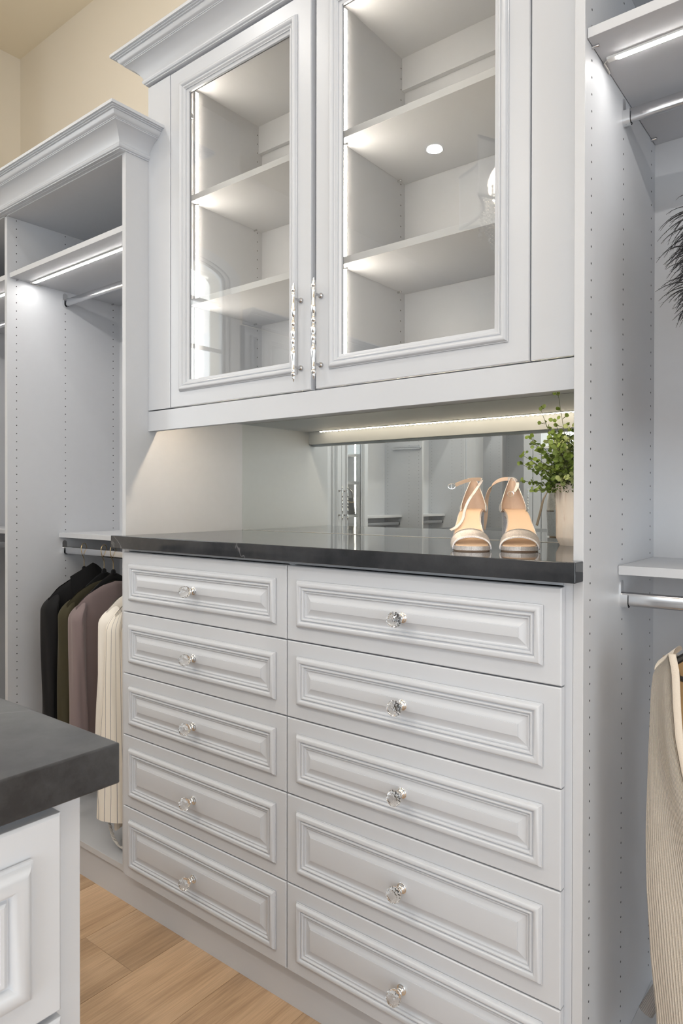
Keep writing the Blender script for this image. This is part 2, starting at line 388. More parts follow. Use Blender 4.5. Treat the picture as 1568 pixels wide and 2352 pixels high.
MB().box(2.6, 2.75, -4.45, -1.7, 0, CEIL).box(2.6, 2.75, .5, 1.80, 0, CEIL).box(2.6, 2.75, -1.7, .5, 0, .1).box(2.6, 2.75, -1.7, .5, 2.5, CEIL).build('wall_right', M['wall'], smooth=False, kind='structure')
w3 = MB().box(2.58, 2.66, -1.76, -1.70, .04, 2.56).box(2.58, 2.66, .50, .56, .04, 2.56).box(2.58, 2.66, -1.70, .50, .04, .1).box(2.58, 2.66, -1.70, .50, 2.50, 2.56).build('fill_window_side', M['white'], smooth=False, kind='structure')  # unseen window, added to let fill in from the right
for yy in (-1.15, -.6, -.05): box('glazing_bar', 2.62, 2.65, yy-.012, yy+.012, .1, 2.5, M['white'], w3)
box('glass_pane', 2.634, 2.638, -1.70, .50, .1, 2.5, M['glass'], w3)
box('wall_left', -3.75, -3.605, .9, 1.80, 0, CEIL, M['wall'], kind='structure')
box('wall_left_rear', -3.75, -3.605, -4.45, -.24, 0, CEIL, M['wall'], kind='structure')
wr = MB(); wr.box(-2.6, -2.43, -3.10, -2.95, 0, CEIL).box(-.67, .05, -3.10, -2.95, 0, CEIL).box(1.85, 2.6, -3.10, -2.95, 0, CEIL).box(.05, 1.85, -3.10, -2.95, 2.4, CEIL).box(.05, 1.85, -3.10, -2.95, 0, .10).box(-2.43, -.67, -3.10, -2.95, 0, 1.80).box(-2.43, -.67, -3.10, -2.95, 3.1, CEIL)
wr.build('wall_front', M['wall'], smooth=False, kind='structure')
box('wall_side', -2.68, -2.6, -4.45, -2.95, 0, CEIL, M['wall'], kind='structure')
box('wall_end', -3.75, -2.68, -4.45, -4.35, 0, CEIL, M['wall'], kind='structure')

# arched window in a thickened piece of the left wall
WC, WH, ZS, ZR, ZB = .19, .29, 2.63, .085, 1.55
mb = MB()
XA, XB = -3.30, -3.175
mb.box(XA, XB, -.24, WC-WH, 0, CEIL).box(XA, XB, WC+WH, 1.2, 0, CEIL).box(XA, XB, WC-WH, WC+WH, 0, ZB).box(XA, XB, WC-WH, WC+WH, ZS+ZR+.02, CEIL)
ar = arc(WC, ZS, WH, ZR, 0, PI, 16)
for (ya, za), (yb, zb) in zip(ar[:-1], ar[1:]):
    mb.add([(XA, ya, za), (XA, yb, zb), (XA, yb, ZS+ZR+.02), (XA, ya, ZS+ZR+.02), (XB, ya, za), (XB, yb, zb), (XB, yb, ZS+ZR+.02), (XB, ya, ZS+ZR+.02)],
           [(0, 1, 2, 3), (4, 7, 6, 5), (0, 4, 5, 1)])
mb.box(-3.605, XB, 1.2, 1.22, 0, CEIL)
mb.build('wall_bay', M['wall'], smooth=False, kind='structure')
win = MB()
def arch_trim(mb, h0, h1, rz0, rz1, z0, z1, xo, xi):   # from inner outline to outer outline
    pin = [(WC+h0, ZB)]+arc(WC, z0, h0, rz0, 0, PI, 24)+[(WC-h0, ZB)]
    pout = [(WC+h1, ZB)]+arc(WC, z1, h1, rz1, 0, PI, 24)+[(WC-h1, ZB)]
    n = len(pin); vs = [(xo, y, z) for y, z in pin]+[(xo, y, z) for y, z in pout]+[(xi, y, z) for y, z in pin]+[(xi, y, z) for y, z in pout]; fs = []
    for i in range(n-1):
        fs += [(i, i+1, n+i+1, n+i), (2*n+i, 3*n+i, 3*n+i+1, 2*n+i+1), (i, 2*n+i, 2*n+i+1, i+1), (n+i, n+i+1, 3*n+i+1, 3*n+i)]
    mb.add(vs, fs)
W1 = win
arch_trim(win, WH-.004, WH+.03, ZR, ZR+.012, ZS, ZS+.006, -3.150, -3.20)
win_o = win.build('window_1', M['white'], kind='structure')
t = MB(); arch_trim(t, WH+.03, WH+.07, ZR+.012, ZR+.03, ZS+.006, ZS+.022, -3.142, -3.175); t.build('trim_band', M['white'], win_o)
t = MB(); arch_trim(t, WH+.07, WH+.12, ZR+.03, ZR+.045, ZS+.022, ZS+.035, -3.152, -3.175); t.build('trim_band', M['white'], win_o)
box('window_sill', -3.30, -3.10, WC-WH-.10, WC+WH+.10, ZB-.03, ZB, M['white'], win_o, bevel=.003)
t = MB(); arch_trim(t, WH-.022, WH-.003, ZR-.006, ZR, ZS-.006, ZS, -3.160, -3.185); t.build('sash_frame', M['white'], win_o)
for z in (1.88, 2.19, 2.47): box('glazing_bar', -3.162, -3.182, WC-WH+.03, WC+WH-.03, z, z+.022, M['white'], win_o)
box('glazing_bar', -3.163, -3.181, WC-.011, WC+.011, ZB, ZS+.05, M['white'], win_o)
box('glass_pane', -3.170, -3.174, WC-WH+.02, WC+WH-.02, ZB, ZS+.03, M['glass'], win_o)

w2 = MB(); w2.ring(-2.46, -.64, 1.77, 3.13, [(0, 0), (0, .03), (.05, .035), (.06, .02), (.07, .02), (.07, -.08)])
w2o = w2.build('window_2', M['white'], kind='structure'); w2o.rotation_euler = (0, 0, PI); w2o.location = (-3.10, -2.95, 0)
for xx in (-2.0, -1.55, -1.1): box('glazing_bar', xx-.012, xx+.012, .04, .07, 1.83, 3.07, M['white'], w2o)
box('glass_pane', -2.40, -.70, .052, .056, 1.83, 3.07, M['glass'], w2o)

w4 = MB().ring(-1.89, -.01, .06, 2.44, [(0, 0), (0, .03), (.05, .035), (.06, .02), (.07, .02), (.07, -.08)]).build('fill_window_back', M['white'], kind='structure'); w4.rotation_euler = (0, 0, PI); w4.location = (0, -2.95, 0)  # unseen glazed opening, added to even out light on the low drawers
box('meeting_stile', -1.0, -.90, .0, .04, .12, 2.38, M['white'], w4); box('glass_pane', -1.82, -.08, .045, .049, .12, 2.38, M['glass'], w4)

# recessed ceiling lights
for i, (x, y) in enumerate(DOWN):
    names = ['above the left wall hanging bays', 'added in the far left rear to brighten the mirrored bays', 'above the aisle near the left tower', 'above the aisle in front of the dresser', 'above the aisle by the right bay', 'behind the camera', 'near the right wall', 'near the rear cabinets']
    r = root('recessed_light', 'round white recessed ceiling light '+names[i], 'light', (x, y, CEIL), 0, 'recessed ceiling lights')
    MB().lathe([(.048, -.001), (.052, -.004), (.066, -.005), (.068, 0)], 28).build('trim_ring', M['white'], r)
    MB().lathe([(0, -.002), (.047, -.002)], 28).build('lens', M['lamp'], r)
    l = area('downlight', (0, 0, -.012), (0, 0, 0), .1, DOWN_POWER*(2.8 if i < 2 else 1), DOWN_COL, shape='DISK'); l.parent = r

# ---------------------------------------------------------------- closet joinery
CROWN = [(0, 0), (.004, 0), (.004, .003), (.0085, .0045), (.0115, .0085), (.0115, .013), (.0085, .017), (.0085, .019), (.011, .0245), (.017, .033), (.026, .0425), (.037, .050), (.049, .0555),
         (.052, .0565), (.052, .0595), (.0545, .0595), (.0545, .0615), (.059, .063), (.0635, .067), (.067, .0735), (.067, .0755), (.072, .0755), (.072, .0785), (.0775, .0785), (.0775, .0815), (.084, .0815), (.084, .0905), (-.02, .0905), (-.02, 0)]
PM, MEL = M['paint'], M['melamine']
DROOT = None
def holes(mb, x, s, rows, z0, z1, skip=()):
    z = z0
    while z < z1:
        for yy in rows:
            mb.lathe([(.0023, -.0002*s), (.0023, .0003*s), (.0017, .0004*s)], 8, 'x', (x, yy, z))
        z += .032
HZ0 = 1.3+1.0893-.032*70

def side_panel(rt, x0, x1, d, z1, left=False, right=False, y0=0, rows=(.037, .241, .466), z0=0.0, hz=(.17, 2.39), mname='side_panel', m=None):
    o = box(mname, x0, x1, y0, d, z0, z1, m or MEL, rt, bevel=.0008)
    mb = MB(); start = HZ0
    while start < hz[0]: start += .032
    if left: holes(mb, x0, -1, rows, start, hz[1])
    if right: holes(mb, x1, 1, rows, start, hz[1])
    if left or right: mb.build('shelf_pin_holes', M['hole'], rt, smooth=False, kind='stuff')
    return o
def oval_rod(rt, x0, x1, y, z, name='closet_rod', bracket=(True, True)):
    pts = []
    sh = [(y+.0075*math.cos(a), z+(.0075*math.sin(a)+(.0075 if math.sin(a) > 0 else -.0075))) for a in [2*PI*i/20+.01 for i in range(20)]]
    vs = [(x0+.002, a, b) for a, b in sh]+[(x1-.002, a, b) for a, b in sh]; n = 20
    mb = MB().add(vs, [(i, (i+1) % n, n+(i+1) % n, n+i) for i in range(n)]+[tuple(range(n)), tuple(range(2*n-1, n-1, -1))])
    o = mb.build(name, M['rod'], rt)
    for k, (xx, s) in enumerate(((x0, 1), (x1, -1))):
        if not bracket[k]: continue
        b = MB()
        prof = arc(y, z+.030, .010, .010, 0, PI, 8)+arc(y, z-.008, .0105, .011, PI, 2*PI, 8)
        m = len(prof); t_ = .0025*s
        b.add([(xx, a, c) for a, c in prof]+[(xx+t_, a, c) for a, c in prof], [(i, (i+1) % m, m+(i+1) % m, m+i) for i in range(m)]+[tuple(range(m)), tuple(range(2*m-1, m-1, -1))])
        cup = arc(y, z-.006, .0115, .013, PI, 2*PI, 10)
        up = [(y+.0115, z+.010), (y+.0095, z+.010)]; inn = list(reversed(arc(y, z-.006, .0095, .011, PI, 2*PI, 10))); 
        c_ = cup+up+inn+[(y-.0095, z+.010), (y-.0115, z+.010)]; m = len(c_); e_ = xx+.016*s
        b.add([(xx, a, c) for a, c in c_]+[(e_, a, c) for a, c in c_], [(i, (i+1) % m, m+(i+1) % m, m+i) for i in range(m)])
        for i in range(10): pass
        b.build('rod_bracket', M['chrome'], o)
    return o
def shelf(rt, x0, x1, y0, y1, ztop, th=.019, pegs=True, name='shelf', m=None):
    o = box(name, x0+.001, x1-.001, y0, y1, ztop-th, ztop, m or MEL, rt, bevel=.0008)
    if pegs:
        mb = MB()
        for xx, s in ((x0, 1), (x1, -1)):
            for yy in (y0+.028, y1-.038):
                mb.lathe([(.003, 0), (.003, .012*s), (.0022, .0135*s)], 10, 'x', (xx, yy, ztop-th-.003))
        mb.build('shelf_pins', M['steel'], o, kind='stuff')
    return o
def led(rt, x0, x1, y, z, m='led'):
    o = MB().box(x0+.03, x1-.008, y-.0065, y+.0065, z-.005, z-.0005).box(x0+.031, x1-.009, y-.0055, y+.0055, z-.0062, z-.0052, 1).build('led_strip', [M['white'], M[m]], rt, smooth=False)
    MB().box(x0+.012, x0+.03, y-.0065, y+.0065, z-.005, z-.0003).build('strip_end', M['white'], o, smooth=False)
    MB().tube([(x0+.012, y, z-.003), (x0+.004, y+.006, z-.004), (x0+.004, y+.03, z-.004), (x0+.002, y+.045, z-.004)], .0016, 6).build('led_wire', M['cord'], o)
    return o
def hang_bay(rt, x0, x1, d, top=2.397, holes_l=True, lights=True, upper_rod=True, lower_shelf=True):
    box('top_panel', x0, x1, 0, d, top, top+.019, MEL, rt, bevel=.0008)
    box('back_panel', x0, x1, d-.006, d, .1, top, MEL, rt)
    shelf(rt, x0, x1, .009, d-.006, 2.179)
    if lights: led(rt, x0, x1, .092, 2.160)
    if upper_rod: oval_rod(rt, x0, x1, .239, 2.113)
    if lower_shelf: shelf(rt, x0, x1, .211, d-.006, 1.162, pegs=False); oval_rod(rt, x0, x1, .236, 1.090)
    box('base_shelf', x0, x1, .004, d-.006, .108, .128, MEL, rt, bevel=.0008)
    box('toe_kick', x0, x1, .017, .034, 0, .108, PM, rt)

D = .504; YF = 1.2761
# --- left tower on the back wall (local x = world x, front at y = 0)
LT = root('hanging_closet', 'open light grey hanging tower left of the dresser, with rails, lit shelf and crown moulding', 'closet', (0, YF, 0))
side_panel(LT, -1.8994, -1.8806, D+.012, 2.416, left=True, z0=.1085); box('plinth', -1.8994, -1.8803, .017, .034, 0, .108, PM, LT)
side_panel(LT, -2.680, -2.661, D, 2.397, left=True, right=True, rows=(.037, .241, .466), z0=.1085)
side_panel(LT, -3.599, -3.580, D, 2.397, right=True)
hang_bay(LT, -2.661, -1.8994, D); hang_bay(LT, -3.580, -2.680, D)
box('header_rail', -3.599, -1.8806, -.012, -.0005, 2.40, 2.4915, PM, LT)
cr = MB().crown([(-3.599, -.0201), (-1.8806, -.0201), (-1.8806, .0845)], [(a, z+2.401) for a, z in CROWN], 1)
cr.build('crown_moulding', PM, LT, angle=28)

# --- right tower
RT = root('hanging_closet', 'open light grey hanging tower at the right of the dresser, holding the cream sweater', 'closet', (0, YF, 0))
side_panel(RT, -.4532, -.4341, D+.012, 2.90, right=True, hz=(.17, 2.6))
side_panel(RT, .80, .819, D, 2.416, left=True)
hang_bay(RT, -.4341, .80, D)
MB().crown([(-.4341, -.0201), (.819, -.0201), (.819, .5)], [(a, z+2.401) for a, z in CROWN], 1).build('crown_moulding', PM, RT, angle=28)

# --- drawer fronts
DM = [(.0345, .001), (.0345, .0035), (.0362, .004), (.037, .0065), (.0388, .0092), (.0415, .0110), (.0445, .0115), (.0475, .0105), (.050, .0080), (.0512, .0050), (.0522, .0048), (.0532, .0070), (.0550, .0082), (.0570, .0078), (.0585, .0060), (.0592, .0034), (.0605, .0032), (.0612, .0045), (.0632, .0045), (.0642, .002), (.066, .0012)]
DP = [(.066, .0012), (.0685, .0012), (.072, .0020), (.0765, .0040), (.0812, .0058), (.0825, .0060), (.0827, .0074), (.084, .0076)]
KN = []
for j in range(5):   # faceted crystal ball
    pass
def knob(parent, x, z, p):
    base = MB().lathe([(.0115, 0), (.0118, -.002), (.0105, -.0032), (.0095, -.0034), (.0092, -.0055), (.0065, -.007), (.005, -.010), (.0048, -.0135), (.0075, -.016), (.0095, -.0175), (.0085, -.019)], 20, 'y', (x, -p, z))
    base.build('knob_base', M['chrome'], parent)
    prof = [(.0, -.018), (.0095, -.0185), (.0145, -.0235), (.0172, -.0305), (.0172, -.0345), (.0150, -.0405), (.0105, -.0445), (.0060, -.0465), (0, -.047)]
    mb = MB(); seg = 12; vs = []; fs = []
    for i, (r, h) in enumerate(prof):
        for k in range(seg):
            a = 2*PI*(k+(i % 2)*.5)/seg
            vs.append((x+r*math.sin(a), h-p, z+r*math.cos(a)))
    for i in range(len(prof)-1):
        for k in range(seg):
            a = i*seg+k; b = i*seg+(k+1) % seg
            if i % 2 == 0: fs += [(a, b, a+seg), (b, b+seg, a+seg)]
            else: fs += [(a, b, b+seg), (a, b+seg, a+seg)]
    mb.add(vs, fs).build('knob', M['crystal'], parent, smooth=False)
def drawer(rt, x0, x1, z0, z1, y=0, th=.0195, k=1.0, t0=.0345):
    g = .0015
    x0 += g; x1 -= g; z0 += g; z1 -= g
    mb = MB().ring(x0, x1, z0, z1, [(.001, -th), (0, -th+.001), (0, -.0022), (.0022, 0), (.05, 0)], close=True)
    o = mb.build('drawer', PM, rt, angle=25); o.location = (0, y, 0)
    sc_ = lambda pr: [(t0+(t-.0345)*k, p*(1+(k-1)*.6)) for t, p in pr]
    MB().ring(x0, x1, z0, z1, sc_(DM)).build('moulding', PM, o, angle=32)
    MB().ring(x0, x1, z0, z1, sc_(DP), close=True).build('raised_panel', PM, o, angle=12)
    knob(o, (x0+x1)/2, (z0+z1)/2, .0076)
    return o
DR = root('dresser', 'built-in light grey dresser of ten raised-panel drawers with crystal knobs', 'dresser', (0, YF, 0))
ZD = [1.137, .949, .7565, .564, .3405, .1195]
box('side_panel', -1.8801, -1.862, .0005, .49, .108, 1.147, PM, DR)
box('side_panel', -.472, -.4537, .0005, .49, 0, 1.147, PM, DR, bevel=.0008)
box('centre_panel', -1.176, -1.157, .0005, .49, .11, 1.147, PM, DR)
box('back_panel', -1.862, -.472, .46, .47, .11, 1.147, MEL, DR)
box('toe_kick', -1.8801, -.4537, .017, .034, 0, .108, PM, DR)
box('bottom_panel', -1.862, -.472, .002, .46, .106, .1195, MEL, DR)
box('front_rail', -1.862, -.472, .001, .03, 1.1375, 1.147, PM, DR)
for a, b2 in ((-1.8655, -1.1665), (-1.1665, -.4665)):
    for k in range(5): drawer(DR, a, b2, ZD[k+1], ZD[k], -.0201)

CT = MB().prism([(-1.8967, -.0436), (-.4341, -.0436), (-.4341, -.0006), (-.4538, -.0006), (-.4538, .4935), (-1.8800, .4935), (-1.8800, -.0006), (-1.8967, -.0006)], 1.1478, 1.1863)
ct = CT.build('countertop', M['stone'], None, smooth=False, bevel=.0016); ct.location = (0, YF, 0)
tag(ct, 'long polished charcoal stone countertop on the drawer dresser', 'countertop')

mi = root('backsplash_mirror', 'frameless wall mirror above the dresser countertop', 'mirror', (0, 1.780, 0))
box('mirror_sheet', -1.880, -.4538, -.0005, .005, 1.1868, 1.5805, M['mirror'], mi)
MB().box(-1.880, -.4538, -.002, -.0006, 1.1866, 1.1876).build('clear_sealant', M['white'], mi, smooth=False)

# --- upper cabinet (front of doors at y = 1.3608)
YU = 1.3608
UC = root('wall_cabinet', 'light grey wall cabinet with two lit glass doors and tall crown, above the mirror', 'cabinet', (0, YU, 0))
UB = 1.780-YU
box('side_panel', -1.8804, -1.8620, .0390, UB, 1.5812, 2.645, PM, UC)
for x0 in (-1.789, -1.191, -1.1725, -.5715):
    pass
def up_side(x0, x1, l, r):
    side_panel(UC, x0, x1, UB, 2.665, left=l, right=r, y0=.0235, rows=(.388,), z0=1.600, hz=(1.64, 2.63))
up_side(-1.789, -1.770, False, True); up_side(-1.191, -1.1725, True, False); up_side(-1.172, -1.153, False, True); up_side(-.5715, -.553, True, False)
box('bottom_panel', -1.862, -.4537, .039, UB, 1.581, 1.600, MEL, UC)
for a, b2 in ((-1.770, -1.191), (-1.153, -.5715)):
    box('top_panel', a, b2, .0235, UB, 2.646, 2.665, MEL, UC)
    box('back_panel', a, b2, UB-.008, UB-.002, 1.6, 2.646, MEL, UC)
    box('mounting_rail', a, b2, UB-.026, UB-.009, 2.548, 2.646, MEL, UC, bevel=.0008)
    for zt in (1.950, 2.2865): shelf(UC, a, b2, .079, UB-.009, zt)
    for z0, z1 in ((1.612, 1.928), (1.955, 2.264), (2.292, 2.634)):
        MB().box(a+.0003, a+.0045, .100, .114, z0, z1).box(a+.0046, a+.0062, .1015, .1125, z0+.002, z1-.002, 1).build('led_strip', [M['white'], M['led_cab']], UC, smooth=False)
    hg = MB().box(a, a+.012, .028, .085, 2.536, 2.552).box(a+.012, a+.018, .030, .060, 2.531, 2.557).box(a+.0, a+.004, .03, .07, 2.522, 2.530)
    hg.build('hinge', M['chrome'], UC, smooth=False, bevel=.001)
for a, b2 in ((-1.8804, -1.7672), (-.5732, -.4538)):
    box('filler_panel', a, b2, 0, .020, 1.5895, 2.640, PM, UC, bevel=.001)
box('bottom_rail', -1.8804, -.4538, 0, .019, 1.5219, 1.5857, PM, UC, bevel=.001)
box('backing_rail', -1.8804, -.4538, .0192, .0385, 1.5300, 1.5808, PM, UC, bevel=.0008)
box('frieze', -1.8804, -.4538, .002, .02, 2.647, 2.738, PM, UC)
MB().crown([(-1.8806, .42), (-1.8806, -.004), (-.44, -.004)], [(a, z+2.646) for a, z in CROWN], -1 if False else 1).build('crown_moulding', PM, UC, angle=28)
# under-cabinet led: channel with separate diodes
ch = MB().box(-1.80, -.455, .0575, .0665, 1.5785, 1.5808).box(-1.799, -.456, .0585, .0655, 1.5775, 1.5784, 1).build('led_strip', [M['white'], M['led_soft']], UC, smooth=False)
dm = MB(); xx = -1.798
while xx < -.46:
    dm.box(xx, xx+.0055, .0592, .0648, 1.5755, 1.5774); xx += .0167
dm.build('diodes', M['led_warm'], ch, smooth=False, kind='stuff')

GD = [(.0465, .0005), (.0465, .0030), (.0480, .0036), (.0488, .0058), (.0505, .0085), (.0530, .0102), (.0560, .0105), (.0590, .0092), (.0615, .0062), (.0628, .0035), (.0640, .0030), (.0648, .0046), (.0665, .0054), (.0685, .0048), (.0700, .0022), (.0720, .0006), (.0735, .0006), (.0738, -.003), (.080, -.0045), (.0815, -.006), (.0815, -.012)]
def hprof():
    L_ = .262
    P = [(0, 0), (.0018, .003), (.0022, .007), (.0045, .010), (.0038, .013), (.0058, .017), (.0078, .021), (.0070, .0235), (.0045, .0255), (.0042, .0275), (.0055, .030), (.0048, .034), (.0044, .044), (.0046, .054), (.0058, .063), (.0075, .0715), (.0079, .076), (.0070, .083), (.0045, .0895), (.0030, .0925), (.0044, .095), (.0034, .098),
         (.0050, .101), (.0058, .1045), (.0074, .1090), (.0060, .1125), (.0036, .1150), (.0034, .117), (.0048, .120), (.0056, .124), (.0080, .1300), (.0066, .1335), (.0036, .1355)]
    full = P+[(r, L_-h) for r, h in reversed(P)]
    return full
def handle(parent, x, zc, m='chrome'):
    o = MB().lathe([(r, h-.131) for r, h in hprof()], 14, 'z', (x, -.0305, zc)).build('handle', M[m], parent, angle=50)
    b = MB()
    for dz in (-.0897, .0897):
        b.lathe([(.0072, 0), (.0075, -.004), (.0062, -.0062), (.0045, -.0075), (.0036, -.010), (.0036, -.030)], 14, 'y', (x, 0, zc+dz))
    for f in list(range(8)):
        pass
    b.build('handle_post', M['steel'], parent)
def glass_door(rt, x0, x1, z0, z1, hx=None, hz=1.739, y=0, hm='chrome'):
    fr = MB().ring(x0, x1, z0, z1, [(.078, -.019), (.001, -.020), (0, -.019), (0, -.002), (.002, 0), (.047, 0), (.047, -.001), (.078, -.008)])
    fr.add([], [])
    o = fr.build('door', PM, rt, angle=25); o.location = (0, y, 0)
    MB().ring(x0, x1, z0, z1, GD).build('moulding', PM, o, angle=32)
    MB().box(x0+.078, x1-.078, .0095, .0135, z0+.078, z1-.078).build('glass_pane', M['glass'], o, smooth=False)
    if hx is not None: handle(o, hx, hz, hm)
    return o
glass_door(UC, -1.7640, -1.1796, 1.5895, 2.640, -1.2118)
glass_door(UC, -1.1620, -.5769, 1.5895, 2.640, -1.1425)

# ---------------------------------------------------------------- units seen only in the mirror: along the left wall
# root rotated 90 deg: local x = world y, local y = -world x ; front at x = -3.154
LW = root('hanging_closet', 'light grey hanging tower on the left wall, reflected in the middle of the mirror', 'closet', (-3.154, 0, 0), PI/2)
DL = .406
def mir_panel(x0, x1): side_panel(LW, x0, x1, DL, 2.397, left=True, right=True, rows=(.037, .138, .365))
mir_panel(-1.594, -1.575); mir_panel(-.760, -.741); mir_panel(-2.365, -2.346); mir_panel(-3.20, -3.181); mir_panel(-4.16, -4.141); mir_panel(-2.72, -2.701)
for a, b2 in ((-1.575, -.760), (-2.346, -1.594), (-3.181, -2.72), (-4.141, -3.20)): hang_bay(LW, a, b2, DL, upper_rod=False)
# mirrored order keeps the side with the smaller |y| nearest the camera
oval = MB().tube([(-1.574, .02, 1.762), (-1.56, .02, 1.762)], .011, 12).tube([(-1.562, .02, 1.755), (-1.562, .30, 1.755)], .009, 12).tube([(-1.562, .02, 1.771), (-1.562, .30, 1.771)], .006, 12)
oval.build('valet_rod', M['chrome'], LW)
box('tall_door', -2.700, -2.53, -.02, -.001, .13, 2.39, PM, LW, bevel=.001)
box('tall_door', -2.527, -2.362, -.02, -.001, .13, 2.39, PM, LW, bevel=.001)
MB().crown([(-4.2, -.0201), (-.2401, -.0201)], [(a, z+2.401) for a, z in CROWN], 1).build('crown_moulding', PM, LW, angle=28)

LC = root('display_cabinet', 'tall light grey glass-door cabinet with lit shelves, reflected at the left of the mirror', 'cabinet', (-3.154, 0, 0), PI/2)
box('side_panel', -.740, -.721, .0, DL, 0, 2.397, MEL, LC); box('side_panel', -.26, -.241, .0, DL, 0, 2.397, MEL, LC)
box('back_panel', -.721, -.26, DL-.006, DL, .1, 2.397, MEL, LC)
box('top_panel', -.721, -.26, 0, DL, 2.378, 2.397, MEL, LC); box('bottom_panel', -.721, -.26, 0, DL, .12, .139, MEL, LC)
for zt in (.62, .9, 1.183, 1.44, 1.657, 1.95, 2.2): shelf(LC, -.721, -.26, .06, DL-.006, zt, pegs=False)
for z0, z1 in ((.145, .598), (.625, .878), (.905, 1.161), (1.188, 1.418), (1.445, 1.635), (1.662, 1.928), (1.955, 2.178)):
    MB().box(-.7207, -.716, .079, .093, z0, z1).box(-.7158, -.715, .080, .092, z0+.002, z1-.002, 1).build('led_strip', [M['white'], M['led_cab']], LC, smooth=False)
glass_door(LC, -.7400, -.4090, .13, 2.39, -.440, 1.276, -.021)
glass_door(LC, -.4060, -.2420, .13, 2.39, -.376, 1.276, -.021)
box('toe_kick', -.740, -.241, .017, .034, 0, .11, PM, LC)
bag = root('handbag', 'small black handbag with a gold trim behind the glass, seen in the mirror', 'handbag', (-3.25, -.650, 1.184), PI/2)
bm_ = MB(); bm_.grid(lambda u, v: ((.07*(1-.12*v))*math.cos(2*PI*u)*(abs(math.cos(2*PI*u))**-.35 if abs(math.cos(2*PI*u)) > 1e-4 else 1), (.028*(1-.5*v))*math.sin(2*PI*u), .13*v), 28, 6, wrap=True)
bm_.build('bag_body', M['black_plastic'], bag)
MB().tube(catmull([(-.045, 0, .125), (-.035, 0, .175), (0, 0, .195), (.035, 0, .175), (.045, 0, .125)]), .0045, 8).build('bag_handle', M['black_plastic'], bag)
MB().tube([(-.05, -.026, .10), (0, -.03, .095), (.05, -.026, .10)], .003, 6).build('gold_trim', M['gold'], bag)

# ---------------------------------------------------------------- units against the front wall, seen in the mirror behind the plant
FC = root('tall_cabinet', 'tall light grey cabinet on the wall opposite, reflected beside the plant', 'cabinet', (0, -2.47, 0), PI)
# local x = -world x
box('side_panel', 2.433, 2.60, .0, .47, 0, 2.6, MEL, FC)
box('narrow_door', 2.513, 2.598, -.021, -.001, .13, 2.58, PM, FC, bevel=.001)
handle(FC.children[-1], 2.552, 1.276)
FC.children[-1]
box('stile_panel', 2.433, 2.507, -.021, -.001, .13, 2.58, PM, FC, bevel=.001)
lowc = root('sideboard', 'waist-high light grey cabinet under the rear window, reflected behind the plant', 'cabinet', (0, -2.47, 0), PI)
box('cabinet_body', .60, 2.431, .0, .47, 0, 1.765, PM, lowc); box('cabinet_top', .60, 2.431, -.02, .47, 1.766, 1.79, M['white'], lowc, bevel=.002)
for k in range(4):
    x0 = 2.43-.457*(k+1)
    glass = None
    MB().ring(x0+.003, x0+.454, .13, 1.755, [(0, -.0), (0, .018), (.002, .02), (.047, .02), (.05, .028), (.065, .027), (.075, .02), (.2, .02)], close=True).build('door', PM, lowc, angle=25)

# ---------------------------------------------------------------- island
IS = root('island_cabinet', 'light grey island cabinet with drawer fronts in the near left corner', 'cabinet', (-.5605, .345, 0), -PI/2)
# local x = -(world y) offset, local y = -> world ... front faces +x world
IS.rotation_euler = (0, 0, PI/2)
# local x = world y - .345 ; local y = -(world x + .5605)
box('carcass', -1.95, 0, .0195, 1.6, .0, 1.034, PM, IS, bevel=.001)
for xa in (-.0305-.50, -.0305-1.003, -.0305-1.506):
    for (za, zb) in ((.851, 1.0275), (.66, .848), (.40, .657), (.12, .397)): drawer(IS, xa, xa+.503, za, zb, 0, k=1.3, t0=.028)
it = MB().box(-2.8, -.5575, -1.65, .3720, 1.0345, 1.0725).build('island_countertop', M['stone_honed'], None, smooth=False, bevel=.0016)
tag(it, 'dark grey honed stone island top cutting into the lower left', 'countertop')

# ---------------------------------------------------------------- chandelier (seen reflected in the right glass door)
CH = root('chandelier', 'chandelier with sheer white fabric shade and crystal drops, reflected in the right glass door', 'chandelier', (-1.6225, -.81, 0), math.radians(49.7))
hs_ = .23
def shade_pt(u, z, k=1.0):
    s4 = u*4; q = int(s4) % 4; f = s4-int(s4)
    c = [(-hs_, -hs_), (hs_, -hs_), (hs_, hs_), (-hs_, hs_)]
    a, b2 = c[q], c[(q+1) % 4]
    x_, y_ = a[0]+(b2[0]-a[0])*f, a[1]+(b2[1]-a[1])*f
    d = .075*math.sin(PI*f)*k; m = math.hypot((a[0]+b2[0])/2, (a[1]+b2[1])/2); nx, ny = -(a[0]+b2[0])/2/m, -(a[1]+b2[1])/2/m
    return (x_+nx*d, y_+ny*d, z)
MB().grid(lambda u, v: shade_pt(u, 2.89+.30*v), 64, 4, wrap=True).build('shade', M['shade'], CH)
for z in (2.89, 3.19): MB().tube([shade_pt(i/64, z) for i in range(65)], .009, 8).build('shade_rim', M['rim'], CH)
for q in range(4): MB().tube([shade_pt(q/4, 2.89), shade_pt(q/4, 3.19)], .004, 6).build('corner_wire', M['white'], CH)
MB().tube([(0, 0, 3.62), (0, 0, 3.0)], .006, 8).lathe([(.06, 3.64), (.06, 3.625), (.02, 3.61), (0, 3.61)], 20).build('stem', M['chrome'], CH)
random.seed(3)
